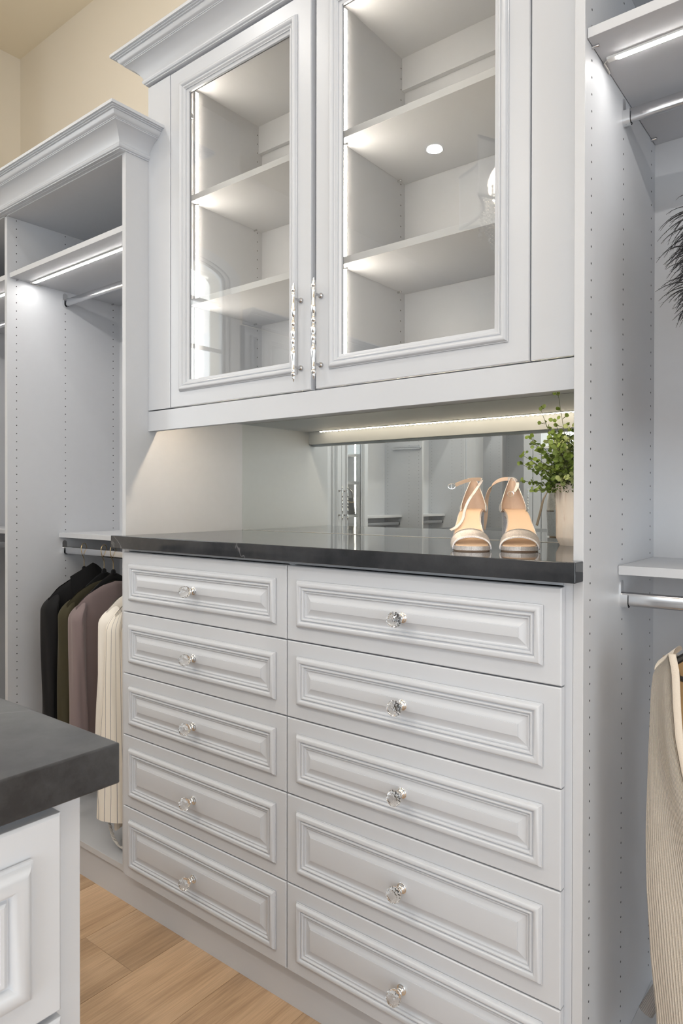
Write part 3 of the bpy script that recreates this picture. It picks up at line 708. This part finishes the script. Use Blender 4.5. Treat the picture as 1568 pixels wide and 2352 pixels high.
for r_, z_, n_ in ((.16, 2.94, 26), (.13, 2.86, 22), (.10, 2.78, 18), (.07, 2.70, 12), (.035, 2.62, 7), (.16, 2.99, 26)):
    cmb = MB()
    for i in range(n_):
        a = 2*PI*i/n_+z_*7
        for q in range(4):
            zz = z_-.022*q; s = .0085
            c0 = (r_*math.cos(a), r_*math.sin(a), zz)
            cmb.lathe([(0, .012), (s, .003), (s, -.003), (0, -.012)], 6, 'z', c0)
    cmb.build('crystal_strand', M['crystal'], CH, smooth=False, kind='stuff')
for i in range(10):
    a = 2*PI*i/10+.2; r_ = .165
    MB().lathe([(0, .032), (.003, .028), (.006, .018), (.014, .004), (.015, -.006), (.008, -.016), (0, -.019)], 8, 'z', (r_*math.cos(a), r_*math.sin(a), 2.79)).build('crystal_drop', M['crystal'], CH, smooth=False)
for i in range(4):
    a = PI/4+PI/2*i
    MB().lathe([(0, 3.10), (.008, 3.085), (.014, 3.06), (.009, 3.035), (.006, 3.02)], 12, 'z', (.10*math.cos(a), .10*math.sin(a), 0)).build('bulb', M['bulb'], CH)
    MB().lathe([(.009, 3.02), (.009, 2.97), (.02, 2.965), (.02, 2.96)], 12, 'z', (.10*math.cos(a), .10*math.sin(a), 0)).build('candle_holder', M['chrome'], CH)
pl = bpy.data.lights.new('chandelier_glow', 'POINT'); pl.energy = 42; pl.color = (1, .88, .72); pl.shadow_soft_size = .12
plo = bpy.data.objects.new('chandelier_glow', pl); COL.objects.link(plo); plo.parent = CH; plo.location = (0, 0, 3.05)

# ---------------------------------------------------------------- high-heeled sandals
def sandal(loc, rz, k, label, straps):
    R_ = root('high_heel_sandal', label, 'shoe', loc, rz, 'pair of silver sandals')
    W_ = [(-.018, 0.0001), (-.015, .014), (-.008, .022), (.004, .0262), (.022, .0272), (.045, .0268), (.07, .0285), (.095, .034), (.12, .0395), (.14, .0415), (.158, .0395), (.172, .034), (.182, .025), (.187, .013), (.189, .0001)]
    def cz(x):     # top of sole centre line
        pts = [(-.02, .090), (.03, .088), (.06, .070), (.09, .044), (.115, .023), (.135, .0125), (.16, .0105), (.19, .0115)]
        for (a, za), (b, zb) in zip(pts[:-1], pts[1:]):
            if x <= b:
                t = (x-a)/(b-a); t = t*t*(3-2*t) if False else t
                return za+(zb-za)*t
        return pts[-1][1]
    def czs(x): return sum(cz(x+d) for d in (-.018, -.012, -.006, 0, .006, .012, .018))/7
    def cy(x): return k*math.sin(PI*max(0, min(1, x/.15)))
    def layer(name, m, dz0, dz1, sc, inset=0.0):
        vs = []; fs = []; n = len(W_); cols = 9
        XS = [w_[0] for w_ in W_]
        # resample
        xs = []; ws = []
        for (a, wa), (b, wb) in zip(W_[:-1], W_[1:]):
            for q in range(3): xs.append(a+(b-a)*q/3); ws.append(wa+(wb-wa)*q/3)
        xs.append(W_[-1][0]); ws.append(W_[-1][1])
        cen = .085
        for x, w_ in zip(xs, ws):
            xx = cen+(x-cen)*(1-inset*.6); ww = max(0, w_*sc)
            for j in range(cols):
                f = -1+2*j/(cols-1)
                dish = .0015*f*f
                vs.append((xx, cy(xx)+ww*f, czs(xx)+dz1+dish))
        nb = len(vs)
        for x, w_ in zip(xs, ws):
            xx = cen+(x-cen)*(1-inset*.6); ww = max(0, w_*sc)
            for j in range(cols):
                f = -1+2*j/(cols-1)
                vs.append((xx, cy(xx)+ww*f, czs(xx)+dz0))
        R = len(xs)
        for i in range(R-1):
            for j in range(cols-1):
                a = i*cols+j
                fs += [(a, a+1, a+cols+1, a+cols), (nb+a, nb+a+cols, nb+a+cols+1, nb+a+1)]
            fs += [(i*cols, (i+1)*cols, nb+(i+1)*cols, nb+i*cols), (i*cols+cols-1, nb+i*cols+cols-1, nb+(i+1)*cols+cols-1, (i+1)*cols+cols-1)]
        return MB().add(vs, fs).build(name, m, R_, angle=50)
    layer('outsole', M['outsole'], -.0115, -.0085, .98)
    layer('sole', M['silver'], -.0085, -.001, 1.0)
    layer('insole', M['insole'], -.001, .0008, .90, .06)
    # block heel
    hb = MB(); rows = []
    for v in range(7):
        t = v/6; z = .0805*(1-t); sx0, sx1 = -.015+.006*t, .036-.008*t-.006*math.sin(PI*t); sy = .0255-.001*math.sin(PI*t)
        row = []
        for i in range(24):
            a = 2*PI*i/24; ca, sa = math.cos(a), math.sin(a)
            e = .45
            row.append(((sx0+sx1)/2+(sx1-sx0)/2*math.copysign(abs(ca)**e, ca), sy*math.copysign(abs(sa)**e, sa), z+.003))
        rows.append(row)
    vs = [p for r in rows for p in r]; n = 24
    fs = [(i*n+j, i*n+(j+1) % n, (i+1)*n+(j+1) % n, (i+1)*n+j) for i in range(6) for j in range(n)]+[tuple(range(n)), tuple(range(6*n+n-1, 6*n-1, -1))]
    hb.add(vs, fs).build('heel', M['silver_cool'], R_, angle=40)
    MB().lathe([(.02, 0), (.021, .003)], 20, 'z', (.009, 0, 0)).build('heel_tip', M['lining'], R_)
    # heel counter (inner lining + outer)
    def counter(off):
        def fn(u, v):
            s = -1+2*u; a = s*PI*.56
            hgt = .004+.080*max(0, 1-abs(s)**2.3)**1.15
            z = .0835+v*hgt
            nar = 1-.60*max(0, (v*max(0, 1-abs(s)**2.6)-.18)/.82)**1.25
            bul = .90+.24*math.sin(PI*min(1, v*1.5+.12))*(1-abs(s)**3)
            ry = (.0315+off)*bul; rx = (.034+off)
            y = ry*math.sin(a)*(nar if abs(s) < 1 else 1)
            x = .020-rx*math.cos(a)-.004*v*(1-abs(s))
            if abs(s) > .85: x += (abs(s)-.85)*.06
            return (x, y, z)
        return fn
    MB().grid(counter(.0), 41, 16).build('counter_lining', M['lining'], R_)
    o = MB().grid(counter(.0014), 41, 16).build('heel_counter', M['silver'], R_)
    # edge piping
    f_ = counter(.0007); MB().tube([f_(i/60, 1) for i in range(61)], .0011, 6).build('piping', M['silver'], R_)
    # toe strap
    def strap(u, v):
        a = PI*u; x = .124+.024*v
        wy = .0425+.0005*math.sin(a); hz = .0275-.011*v
        xx = x+.004
        sa = math.sin(a)
        return (xx-.008*sa+.004*v, cy(xx)+wy*math.cos(a)*(1-.02*v), czs(xx)-.008+(hz+.010)*sa**.8 if sa > 0 else czs(xx)-.008)
    so = MB().grid(strap, 33, 7).build('toe_strap', M['silver'], R_)
    md = so.modifiers.new('solid', 'SOLIDIFY'); md.thickness = .0022; md.offset = 1
    for e_ in (0, 1): MB().tube([strap(i/40, e_) for i in range(41)], .0012, 6).build('strap_piping', M['silver_cool'] if e_ else M['silver'], R_)
    inv = Matrix.Rotation(-rz, 4, 'Z') @ Matrix.Translation(-Vector(loc))
    for nm, mk, pts, wdt, tilt in straps:
        P = catmull([inv @ Vector(p) for p in pts], 7)
        vs = []; fs = []
        for i, p in enumerate(P):
            t_ = (P[min(i+1, len(P)-1)]-P[max(i-1, 0)]).normalized()
            up = Vector(tilt[0])*(1-i/(len(P)-1))+Vector(tilt[1])*(i/(len(P)-1))
            up = inv.to_3x3() @ up
            up = (up-t_*up.dot(t_)).normalized()*wdt/2
            nn = t_.cross(up).normalized()*.0009
            vs += [p+up+nn, p-up+nn, p-up-nn, p+up-nn]
        for i in range(len(P)-1):
            a = i*4
            for j in range(4): fs.append((a+j, a+(j+1) % 4, a+4+(j+1) % 4, a+4+j))
        fs += [(0, 3, 2, 1), tuple(len(vs)-4+j for j in range(4))]
        MB().add(vs, fs).build(nm, M[mk], R_, angle=50)
    return R_, inv
def buckle(R_, inv, c, nrm, rx=.0085, rz_=.0062):
    c = inv @ Vector(c); n = (inv.to_3x3() @ Vector(nrm)).normalized(); u = n.cross(Vector((0, 0, 1))).normalized(); v = u.cross(n)
    pts = [c+u*rx*math.cos(2*PI*i/20)+v*rz_*math.sin(2*PI*i/20) for i in range(21)]
    o = MB().tube(pts, .0009, 6, cap=False).tube([c-v*rz_, c+v*rz_], .0008, 6).build('buckle', M['chrome'], R_)
ZC = 1.1863
up = (0, 0, 1); V1 = (.3, -.2, 1)
s1 = [('ankle_strap', 'lining', [(-.7679, 1.5216, 1.3501), (-.7748, 1.4983, 1.3496), (-.7794, 1.4717, 1.3459), (-.7822, 1.4402, 1.3391), (-.7846, 1.4256, 1.3347)], .0085, (up, up)),
      ('ankle_strap', 'silver_strap', [(-.7780, 1.5230, 1.3495), (-.7713, 1.5200, 1.3505), (-.7644, 1.5192, 1.3468), (-.7695, 1.4974, 1.3232), (-.7737, 1.4699, 1.2979), (-.7743, 1.4515, 1.2752), (-.7732, 1.441, 1.2568), (-.7752, 1.4215, 1.2399), (-.7851, 1.4022, 1.2291)], .0062, ((-.7, .3, .7), (-.6, .3, .7)))]
R1, inv1 = sandal((-.7850, 1.5170, ZC), -1.118, -.010, 'silver high-heeled sandal, left of the pair, its ankle strap stretched out left', s1)
buckle(R1, inv1, (-.7875, 1.4121, 1.3315), (.47, -.88, .1))
s2 = [('ankle_strap', 'lining', [(-.715, 1.5851, 1.3518), (-.7328, 1.5837, 1.352), (-.7495, 1.582, 1.3479), (-.7681, 1.5864, 1.3374), (-.7799, 1.5886, 1.3199), (-.7887, 1.5944, 1.2978), (-.7936, 1.602, 1.2644), (-.8024, 1.6077, 1.2238)], .009, (up, (.9, .4, .2))),
      ('ankle_strap', 'silver_strap', [(-.7256, 1.5831, 1.3519), (-.7116, 1.5826, 1.3516), (-.6998, 1.5792, 1.3439), (-.6977, 1.5745, 1.3321), (-.7014, 1.5652, 1.3192)], .0085, (up, (-.8, .3, .4)))]
R2, inv2 = sandal((-.7060, 1.5660, ZC), -1.049, .010, 'silver high-heeled sandal, right of the pair, nearest the plant pot', s2)
buckle(R2, inv2, (-.7062, 1.5559, 1.3139), (.47, -.88, .1), .0078, .0066)

# ---------------------------------------------------------------- planter and plant
PX, PY = -.6050, 1.7120
PT = root('planter', 'pale whitewashed wooden plant pot standing right of the sandals', 'planter', (PX, PY, ZC))
MB().lathe([(0, .002), (.034, .002), (.0365, 0), (.0375, .002), (.0455, .017), (.0462, .022), (.0478, .152), (.0478, .155), (.0435, .155), (.043, .148), (.042, .12), (0, .12)], 10).build('pot', M['planter'], PT, angle=20)
PL = root('artificial_plant', 'bushy green plant with round leaves in the whitewashed planter', 'plant', (PX, PY, ZC+.135))
random.seed(11)
def leaf(mb, c, d, nrm, L_, w_, mi):
    d = d.normalized(); s = d.cross(nrm).normalized(); n = s.cross(d).normalized()
    rim = []
    for i in range(10):
        a = 2*PI*i/10
        x = .5-.5*math.cos(a); y = math.sin(a)*(.5 if x < .6 else .5*(1-(x-.6)*.5))
        rim.append(c+d*L_*x+s*w_*y+n*(.12*L_*abs(y)*1.2-.15*L_*x*x))
    cc = c+d*L_*.5-n*.03*L_
    mb.add([cc]+rim, [(0, i+1, (i+1) % 10+1) for i in range(10)], mi)
def sprig(base, az, el, length, bend, pale=False, big=1.0, side_n=9):
    d = Vector((math.cos(az)*math.cos(el), math.sin(az)*math.cos(el), math.sin(el))); p = Vector(base); pts = [p.copy()]
    n = 12
    for i in range(n):
        d = (d+Vector((0, 0, -bend/n))).normalized(); p = p+d*length/n
        # stay in front of the mirror and beside the tower panel
        p.y = min(p.y, 1.772-PY); p.x = min(p.x, -.462-PX)
        pts.append(p.copy())
    mb = MB().tube(pts, [.0011*(1-.5*i/n) for i in range(n+1)], 5, 0)
    mi = 2 if pale else 1
    for j in range(side_n):
        t = .28+.72*j/(side_n-1)
        q = pts[min(n, int(t*n))]; td = (pts[min(n, int(t*n)+1)]-pts[max(0, int(t*n)-1)]).normalized()
        for sgn in (1, -1):
            sd = td.cross(Vector((random.uniform(-.5, .5), random.uniform(-.5, .5), 1))).normalized()*sgn
            bd = (sd+td*.7+Vector((0, 0, random.uniform(-.2, .3)))).normalized()
            bl = random.uniform(.006, .017)*(1.2-.5*t); e = q+bd*bl
            e.y = min(e.y, 1.770-PY)
            mb.tube([q, q+bd*bl*.5, e], .0005, 4, 0)
            L_ = random.uniform(.0105, .0145)*big*(1.12-.25*t)
            leaf(mb, e, bd, Vector((random.uniform(-.2, 1), random.uniform(-1.4, -.3), random.uniform(-.5, .7))).normalized(), L_, L_*.92, mi)
            if random.random() < .6:
                e2 = q+bd*bl*.55; b3 = (bd+Vector((random.uniform(-1, 1), random.uniform(-1, 1), random.uniform(-.6, .8)))).normalized()
                e3 = e2+b3*.007; mb.tube([e2, e3], .0004, 4, 0); leaf(mb, e3, b3, Vector((random.uniform(-1, 1), -.6, .5)).normalized(), L_*.7, L_*.6, mi)
    leaf(mb, pts[-1], td, Vector((0, -.7, .7)), .010*big, .009*big, mi)
    mb.v = [(x_, min(y_, 1.7765-PY), min(z_, 1.577-ZC-.135)) for x_, y_, z_ in mb.v]
    mb.v = [(min(x_, -.4565-PX), y_, z_) for x_, y_, z_ in mb.v]
    mb.build('sprig', [M['stem'], M['leaf'], M['leaf_pale']], PL, smooth=False)
toL = math.atan2(-.62, -.78)     # towards the left of the picture
sprig((-.01, -.01, 0), toL+.15, 1.02, .165, .35)
sprig((-.02, -.01, 0), toL+.05, .62, .130, .15)
sprig((-.02, 0, 0), toL-.1, .35, .105, .2)
sprig((-.02, -.01, 0), toL+.25, .15, .085, .25)
sprig((-.01, -.01, 0), toL, 1.25, .215, .1)
sprig((0, -.01, 0), toL-.5, 1.42, .245, .0)
sprig((.01, -.01, 0), .4, 1.35, .22, .25)
sprig((0, -.02, 0), -1.3, 1.15, .17, .5, pale=True)
sprig((.01, -.02, 0), -1.0, .95, .14, .9, pale=True)
sprig((.0, -.01, 0), -1.7, 1.2, .19, .55)
sprig((.01, 0, 0), -.4, 1.2, .2, .3)
sprig((0, .01, 0), toL+.5, 1.1, .16, .2)
sprig((-.015, 0, 0), toL+.4, .75, .12, .4)
sprig((-.015, -.01, 0), toL-.35, .85, .14, .35)
sprig((0, -.02, 0), -2.1, .9, .12, .6, big=1.1)
sprig((0, -.02, 0), -1.5, .7, .09, .7, pale=True)
for q_ in range(9):
    sprig((random.uniform(-.02, .01), random.uniform(-.03, .0), random.uniform(0, .03)), toL+random.uniform(-.5, 1.2), random.uniform(.75, 1.35), random.uniform(.10, .17), random.uniform(.2, .6), pale=(q_ % 4 == 3), side_n=8)
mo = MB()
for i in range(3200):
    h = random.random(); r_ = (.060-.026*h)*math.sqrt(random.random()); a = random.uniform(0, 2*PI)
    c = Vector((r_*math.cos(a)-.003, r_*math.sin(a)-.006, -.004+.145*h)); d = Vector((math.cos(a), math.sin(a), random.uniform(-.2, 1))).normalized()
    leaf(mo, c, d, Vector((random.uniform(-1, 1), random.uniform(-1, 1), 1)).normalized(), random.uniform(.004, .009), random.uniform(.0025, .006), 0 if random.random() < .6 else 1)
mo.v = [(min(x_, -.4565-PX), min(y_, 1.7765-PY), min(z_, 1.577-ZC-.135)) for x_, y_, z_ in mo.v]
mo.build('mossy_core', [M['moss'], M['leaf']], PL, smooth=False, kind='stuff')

# ---------------------------------------------------------------- garments on the left rail
def uvgrid(o, nu, nv, wrap):
    me = o.data; uv = me.uv_layers.new(name='UVMap'); n = nu
    for poly in me.polygons:
        idx = [me.loops[li].vertex_index for li in poly.loop_indices]
        us = [(i % n)/(nu if wrap else nu-1) for i in idx]
        if wrap and max(us)-min(us) > .5: us = [u+1 if u < .5 else u for u in us]
        for li, i, u in zip(poly.loop_indices, idx, us):
            uv.data[li].uv = (u, (i//n)/(nv-1))
def hanger(loc, rz, label, z_top=1.105, half=.188):
    R_ = root('clothes_hanger', label, 'hanger', loc, rz, 'clothes hangers on the left rail')
    # local x across, local y along shoulders; hook over the rail whose axis is world x
    hk = [(0, .016, -.008), (0, .0145, .012), (0, .006, .0245), (0, -.006, .0245), (0, -.0155, .014), (0, -.017, 0), (0, -.012, -.016), (0, -.003, -.032), (0, 0, -.045), (0, 0, -.072)]
    MB().tube(catmull(hk), .0016, 8).build('hook', M['gold'], R_)
    mb = MB()
    def body(u, v):
        a = 2*PI*u; t = -1+2*v; y = half*t
        zc = -.092-.100*abs(t)**1.35
        return (.0055*math.cos(a), y, zc+(.015-.008*abs(t))*math.sin(a))
    mb.grid(body, 12, 25, wrap=True)
    mb.tube([(0, -half*.93, -.186), (0, -half*.8, -.200), (0, half*.8, -.200), (0, half*.93, -.186)], .0045, 8)
    mb.lathe([(.004, -.066), (.008, -.070), (.010, -.082), (.0, -.088)], 10)
    mb.build('hanger_body', M['velvet'], R_)
    return R_
def garment(loc, rz, label, cat, m, length, half=.215, thick=.030, zsh=-.098, slope=.36, seed=1, sleeve=.56, name='jacket', sl_r=.040, sl_end=.034, flare=.0, sl_m=None, group=None):
    rnd = random.Random(seed)
    R_ = root(name, label, cat, loc, rz, group)
    ph = [rnd.uniform(0, 6) for _ in range(6)]
    def fn(u, v):
        a = 2*PI*u; d = v**1.25*length
        k = min(1, d/.10); hw = (half-.012)*(1-.10*math.sin(PI*min(1, d/.5)))+flare*v
        cy_ = math.cos(a); sx_ = math.sin(a)
        y = hw*math.copysign(abs(cy_)**.75, cy_)
        b = .004+thick*math.sqrt(k)
        fold = .007*math.sin(3*a*1.0+ph[0]+2*v)*k+.006*math.sin(7*a+ph[1]+1.5*v)*v+.004*math.sin(11*a+ph[2])*v
        x = sx_*b*(1-.35*abs(cy_)**3)+fold*abs(sx_)
        z = zsh-slope*abs(y)-.02*max(0, abs(y)-.15)/.06-d
        if abs(y) < .075 and d < .05: z -= .018*(1-abs(y)/.075)*(1-d/.05)
        return (x, y, z)
    o = MB().grid(fn, 56, 34, wrap=True).build('garment_body', m, R_); uvgrid(o, 56, 34, True)
    for s in (-1, 1):
        def sl(u, v):
            a = 2*PI*u; v = v**1.7; d = v*sleeve
            q_ = min(1, v/.10); yc = s*(half-.050+.034*math.sin(q_*PI/2)-.004*v); zc = zsh-slope*(half-.03)-.010-d
            r_ = (sl_r*(1-v)+sl_end*v)*max(.02, math.sqrt(max(0, 1-(1-q_)**2)))
            fo = 1+.10*math.sin(3*a+ph[3]+3*v)+.07*math.sin(5*a+ph[4]-6*v)*(v < .9)
            return (.010*math.sin(ph[5])+r_*.85*fo*math.cos(a), yc+s*.0+r_*.62*fo*math.sin(a), zc)
        so = MB().grid(sl, 30, 30, wrap=True).build('sleeve', sl_m or m, R_); uvgrid(so, 30, 30, True)
    return R_
RY, RZ = 1.512, 1.0975
for (x, rz, lab) in ((-2.512, .34, 'black velvet hanger with gold hook carrying the black blazer'), (-2.371, .30, 'black velvet hanger with gold hook carrying the olive top'), (-2.309, .28, 'black velvet hanger with gold hook carrying the mauve blouse'),
                     (-2.108, .24, 'black velvet hanger with gold hook carrying the white jacket'), (-2.028, .20, 'black velvet hanger with gold hook carrying the striped jacket')):
    hanger((x, RY, RZ), rz, lab)
g = garment((-2.506, RY, RZ), .34, 'black blazer with turned collar, leftmost garment on the left rail', 'jacket', M['c_black'], .58, seed=1, thick=.034, sleeve=.58, zsh=-.080)
cl = MB(); 
def collar(u, v):
    t = -1+2*u; y = .10*t; return (.026*math.sin(PI*u)*(1 if v < .5 else 1)+.012+.018*v, y, -.062-.035*abs(t)-.075*v+.012*math.sin(PI*u))
cl.grid(collar, 21, 6).build('collar', M['c_black'], g)
garment((-2.366, RY, RZ), .30, 'olive green top with gathered neckline hanging next to the black blazer', 'top', M['c_olive'], .58, seed=2, name='blouse', thick=.020, sl_r=.034, sl_end=.034, sleeve=.58, zsh=-.088)
garment((-2.300, RY, RZ), .28, 'mauve long-sleeved blouse hanging between the olive top and the white jacket', 'blouse', M['c_mauve'], .58, seed=3, name='blouse', thick=.028, zsh=-.092, sl_r=.036, sl_end=.042, sleeve=.58)
garment((-2.098, RY, RZ), .24, 'plain off-white jacket hanging right of the mauve blouse', 'jacket', M['c_white'], .60, seed=4, thick=.034, sleeve=.56, sl_r=.040, sl_end=.056, zsh=-.086)
garment((-2.036, RY, RZ), .20, 'cream pinstriped jacket hanging nearest the dresser', 'jacket', M['c_stripe'], .72, seed=5, thick=.035, sleeve=.692, sl_r=.040, sl_end=.074, zsh=-.090, sl_m=M['c_stripe_s'])
garment((-1.945, RY+.02, RZ), .05, 'taupe striped garment mostly hidden between the pinstriped jacket and the dresser', 'jacket', M['c_stripe2'], .72, seed=6, thick=.028, sleeve=.66, zsh=-.098, sl_r=.034, sl_end=.034)
hanger((-1.945, RY, RZ), .05, 'black velvet hanger with gold hook against the right side panel of the left tower')
cd_ = root('braided_cord', 'off-white braided cord hanging in a loop below the pinstriped jacket', 'cord', (0, 0, 0))
cp = catmull([(-2.055, 1.33, .42), (-2.052, 1.325, .235), (-2.035, 1.32, .20), (-2.01, 1.318, .165), (-1.975, 1.318, .148), (-1.945, 1.32, .160), (-1.925, 1.33, .20), (-1.92, 1.34, .40)], 10)
for k_ in range(3):
    P = []
    for i, p in enumerate(cp):
        a = i*.75+2*PI*k_/3; P.append(p+Vector((.0032*math.cos(a), .0032*math.sin(a), .002*math.sin(a*1.3))))
    MB().tube(P, .0024, 6).build('strand', M['cord'], cd_)

# ---------------------------------------------------------------- right tower: sweater, cuff, feathers
SW = root('sweater', 'cream ribbed knit V-neck sweater hanging at the right edge', 'sweater', (-.12, 1.42, 0), 0)
HS = root('clothes_hanger', 'black plastic hanger inside the cream sweater, right tower', 'hanger', (-.10, 1.512, 1.097), 0)
MB().tube(catmull([(0, .016, -.008), (0, .0145, .012), (0, .004, .0245), (0, -.008, .0235), (0, -.0165, .010), (0, -.012, -.012), (0, 0, -.035), (0, 0, -.05)]), .0016, 8).build('hook', M['chrome'], HS)
ends = [(-.196, -.200), (.17, .12)]
bw = MB().tube(catmull([(-.19, -.185, -.088), (-.15, -.15, -.066), (-.06, -.06, -.054), (0, 0, -.048), (.06, .04, -.054), (.17, .10, -.10)]), .0065, 8).tube([(-.185, -.18, -.115), (-.13, -.13, -.140), (0, 0, -.160), (.15, .09, -.13)], .005, 8)
bw.tube([(-.19, -.185, -.088), (-.185, -.18, -.115)], .006, 8)
bw.build('hanger_body', M['black_plastic'], HS)
# front-left panel of the sweater: u from outer side (left) to the placket, v downwards. world coords
def lerp(tb, z):
    for (z0, a), (z1, b) in zip(tb[:-1], tb[1:]):
        if z >= z1:
            t = (z0-z)/(z0-z1); return a+(b-a)*t
    return tb[-1][1]
XLt = [(1.020, -.300), (.995, -.318), (.96, -.3215), (.82, -.326), (.70, -.330), (.60, -.329), (.48, -.322), (.38, -.312), (.30, -.308), (.12, -.300)]
XRt = [(1.020, -.291), (1.0, -.287), (.93, -.284), (.88, -.280), (.82, -.269), (.70, -.235), (.58, -.200), (.48, -.185), (.30, -.175), (.12, -.17)]
def front(u, v):
    z = 1.028-.80*v
    xl, xr = lerp(XLt, z), lerp(XRt, z)
    # side wraps round to the back
    if u < .25:
        a = u/.25; ang = PI/2*(1-a); d_ = .055*min(1, .25+v*4)
        x = xl+.03*(1-math.cos(PI/2-ang))*0+.012*(1-math.sin(PI/2*a)); y = 1.302+.10*(1-a)**1.2*min(1, .3+v*5)
        return (x-.0*d_, y, z-.004*(1-a))
    b = (u-.25)/.75
    x = xl+(xr-xl)*b
    y = 1.302-.004*math.sin(PI*b)+.006*math.sin(b*9+z*5)*min(1, v*4)
    if v < .03: z -= .004
    return (x, y, z)
o = MB().grid(front, 48, 60).build('front_panel', M['knit'], SW); uvgrid(o, 48, 60, False)
for v_ in o.data.vertices: v_.co -= Vector((-.12, 1.42, 0))
def plk(u, v):
    z = 1.030-.80*v; xr = lerp(XRt, z); a = 2*PI*u
    return (xr+.006+.0065*math.cos(a)+.12, 1.299+.0035*math.sin(a)-1.42, z)
MB().grid(plk, 12, 60, wrap=True).build('neckline_band', M['knit_plain'], SW)
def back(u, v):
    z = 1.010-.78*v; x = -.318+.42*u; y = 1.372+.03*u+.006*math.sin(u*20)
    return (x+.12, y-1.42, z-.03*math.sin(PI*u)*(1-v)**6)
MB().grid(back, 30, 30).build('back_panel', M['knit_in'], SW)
def shoulder(u, v):
    a = PI*v; return (-.318+.030*u+.12+.002, 1.337-.036*math.cos(a)-1.42, 1.003+.022*u+.012*math.sin(a)-.006*(1-u))
MB().grid(shoulder, 8, 12).build('shoulder', M['knit'], SW)
def fr2(u, v):
    z = 1.0-.77*v; x = -.13+.25*u; xx = max(x, lerp(XRt, z)+.012+.20*(1-v)); return (xx+.12, 1.325-1.42+.01*math.sin(u*8), z)
MB().grid(fr2, 16, 30).build('front_panel', M['knit_plain'], SW)
cf = root('grey_sleeve', 'grey ribbed knit sleeve end lying on the base shelf of the right tower', 'sleeve', (0, 0, 0))
cu = MB(); A, B_ = Vector((-.330, 1.50, .345)), Vector((-.372, 1.475, .255))
def cuff(u, v):
    a = 2*PI*u; p = A+(B_-A)*v; d = (B_-A).normalized(); s = d.cross(Vector((0, 1, 0))).normalized(); q = s.cross(d)
    r_ = .0135+.001*v; return p+s*r_*math.cos(a)+q*r_*.8*math.sin(a)
o = cu.grid(cuff, 20, 12, wrap=True).build('cuff', M['grey_knit'], cf); uvgrid(o, 20, 12, True)
def arm(u, v):
    a = 2*PI*u; p = Vector((-.330, 1.50, .345)).lerp(Vector((-.24, 1.53, .98)), v)+Vector((.03*math.sin(PI*v), 0, 0)); r_ = .015+.020*v
    return p+Vector((r_*math.cos(a), r_*.7*math.sin(a), 0))
o = MB().grid(arm, 20, 20, wrap=True).build('sleeve_tube', M['grey_knit'], cf); uvgrid(o, 20, 20, True)

FE = root('feather_trim_garment', 'black garment with fluffy feather trim hanging at the upper right edge', 'garment', (-.240, 1.42, 1.755))
random.seed(5)
fm = MB()
for i in range(900):
    a = random.uniform(0, 2*PI); c = Vector((random.uniform(-.03, .03), random.uniform(-.06, .06), random.uniform(-.09, .085)))
    d = Vector((math.cos(a), math.sin(a)*.9, random.uniform(-.5, .55))).normalized(); L_ = random.uniform(.055, .088); n = 7; p = c.copy(); pts = [p.copy()]
    for k_ in range(n):
        d = (d+Vector((random.uniform(-.12, .12), random.uniform(-.12, .12), -.17))).normalized(); p = p+d*L_/n; pts.append(p.copy())
    fm.tube(pts, [.0015*(1-.8*j/n) for j in range(n+1)], 4)
    for j in range(2, n):                         # barbs
        for s_ in (-1, 1):
            dd = (pts[j]-pts[j-1]).normalized(); sd = dd.cross(Vector((random.uniform(-1, 1), random.uniform(-1, 1), random.uniform(-1, 1)))).normalized()
            e = pts[j]+(dd*.9+sd*.45*s_)*random.uniform(.006, .013)
            fm.add([pts[j], pts[j]+sd*.0005, e], [(0, 1, 2)])
fm.build('feathers', M['feather'], FE, smooth=False, kind='stuff')
MB().grid(lambda u, v: ((.045+.02*v)*math.cos(2*PI*u)+.03, (.05+.02*v)*math.sin(2*PI*u), .09-.20*v), 24, 8, wrap=True).build('core', M['c_black'], FE)
MB().grid(lambda u, v: ((.05+.03*v)*math.cos(2*PI*u)+.09, (.16+.02*v)*math.sin(2*PI*u)+.09, .27-.62*v), 32, 14, wrap=True).build('garment_body', M['c_black'], FE)
HF = root('clothes_hanger', 'black hanger carrying the feather-trimmed garment', 'hanger', (-.145, 1.512, 2.121), 0)
MB().tube(catmull([(0, .016, -.008), (0, .0145, .012), (0, .004, .0245), (0, -.008, .0235), (0, -.0165, .010), (0, -.012, -.012), (0, 0, -.035), (0, 0, -.08)]), .0016, 8).build('hook', M['chrome'], HF)
MB().tube(catmull([(0, -.17, -.14), (0, -.05, -.09), (0, 0, -.08), (0, .05, -.09), (0, .17, -.14)]), .006, 8).build('hanger_body', M['black_plastic'], HF)
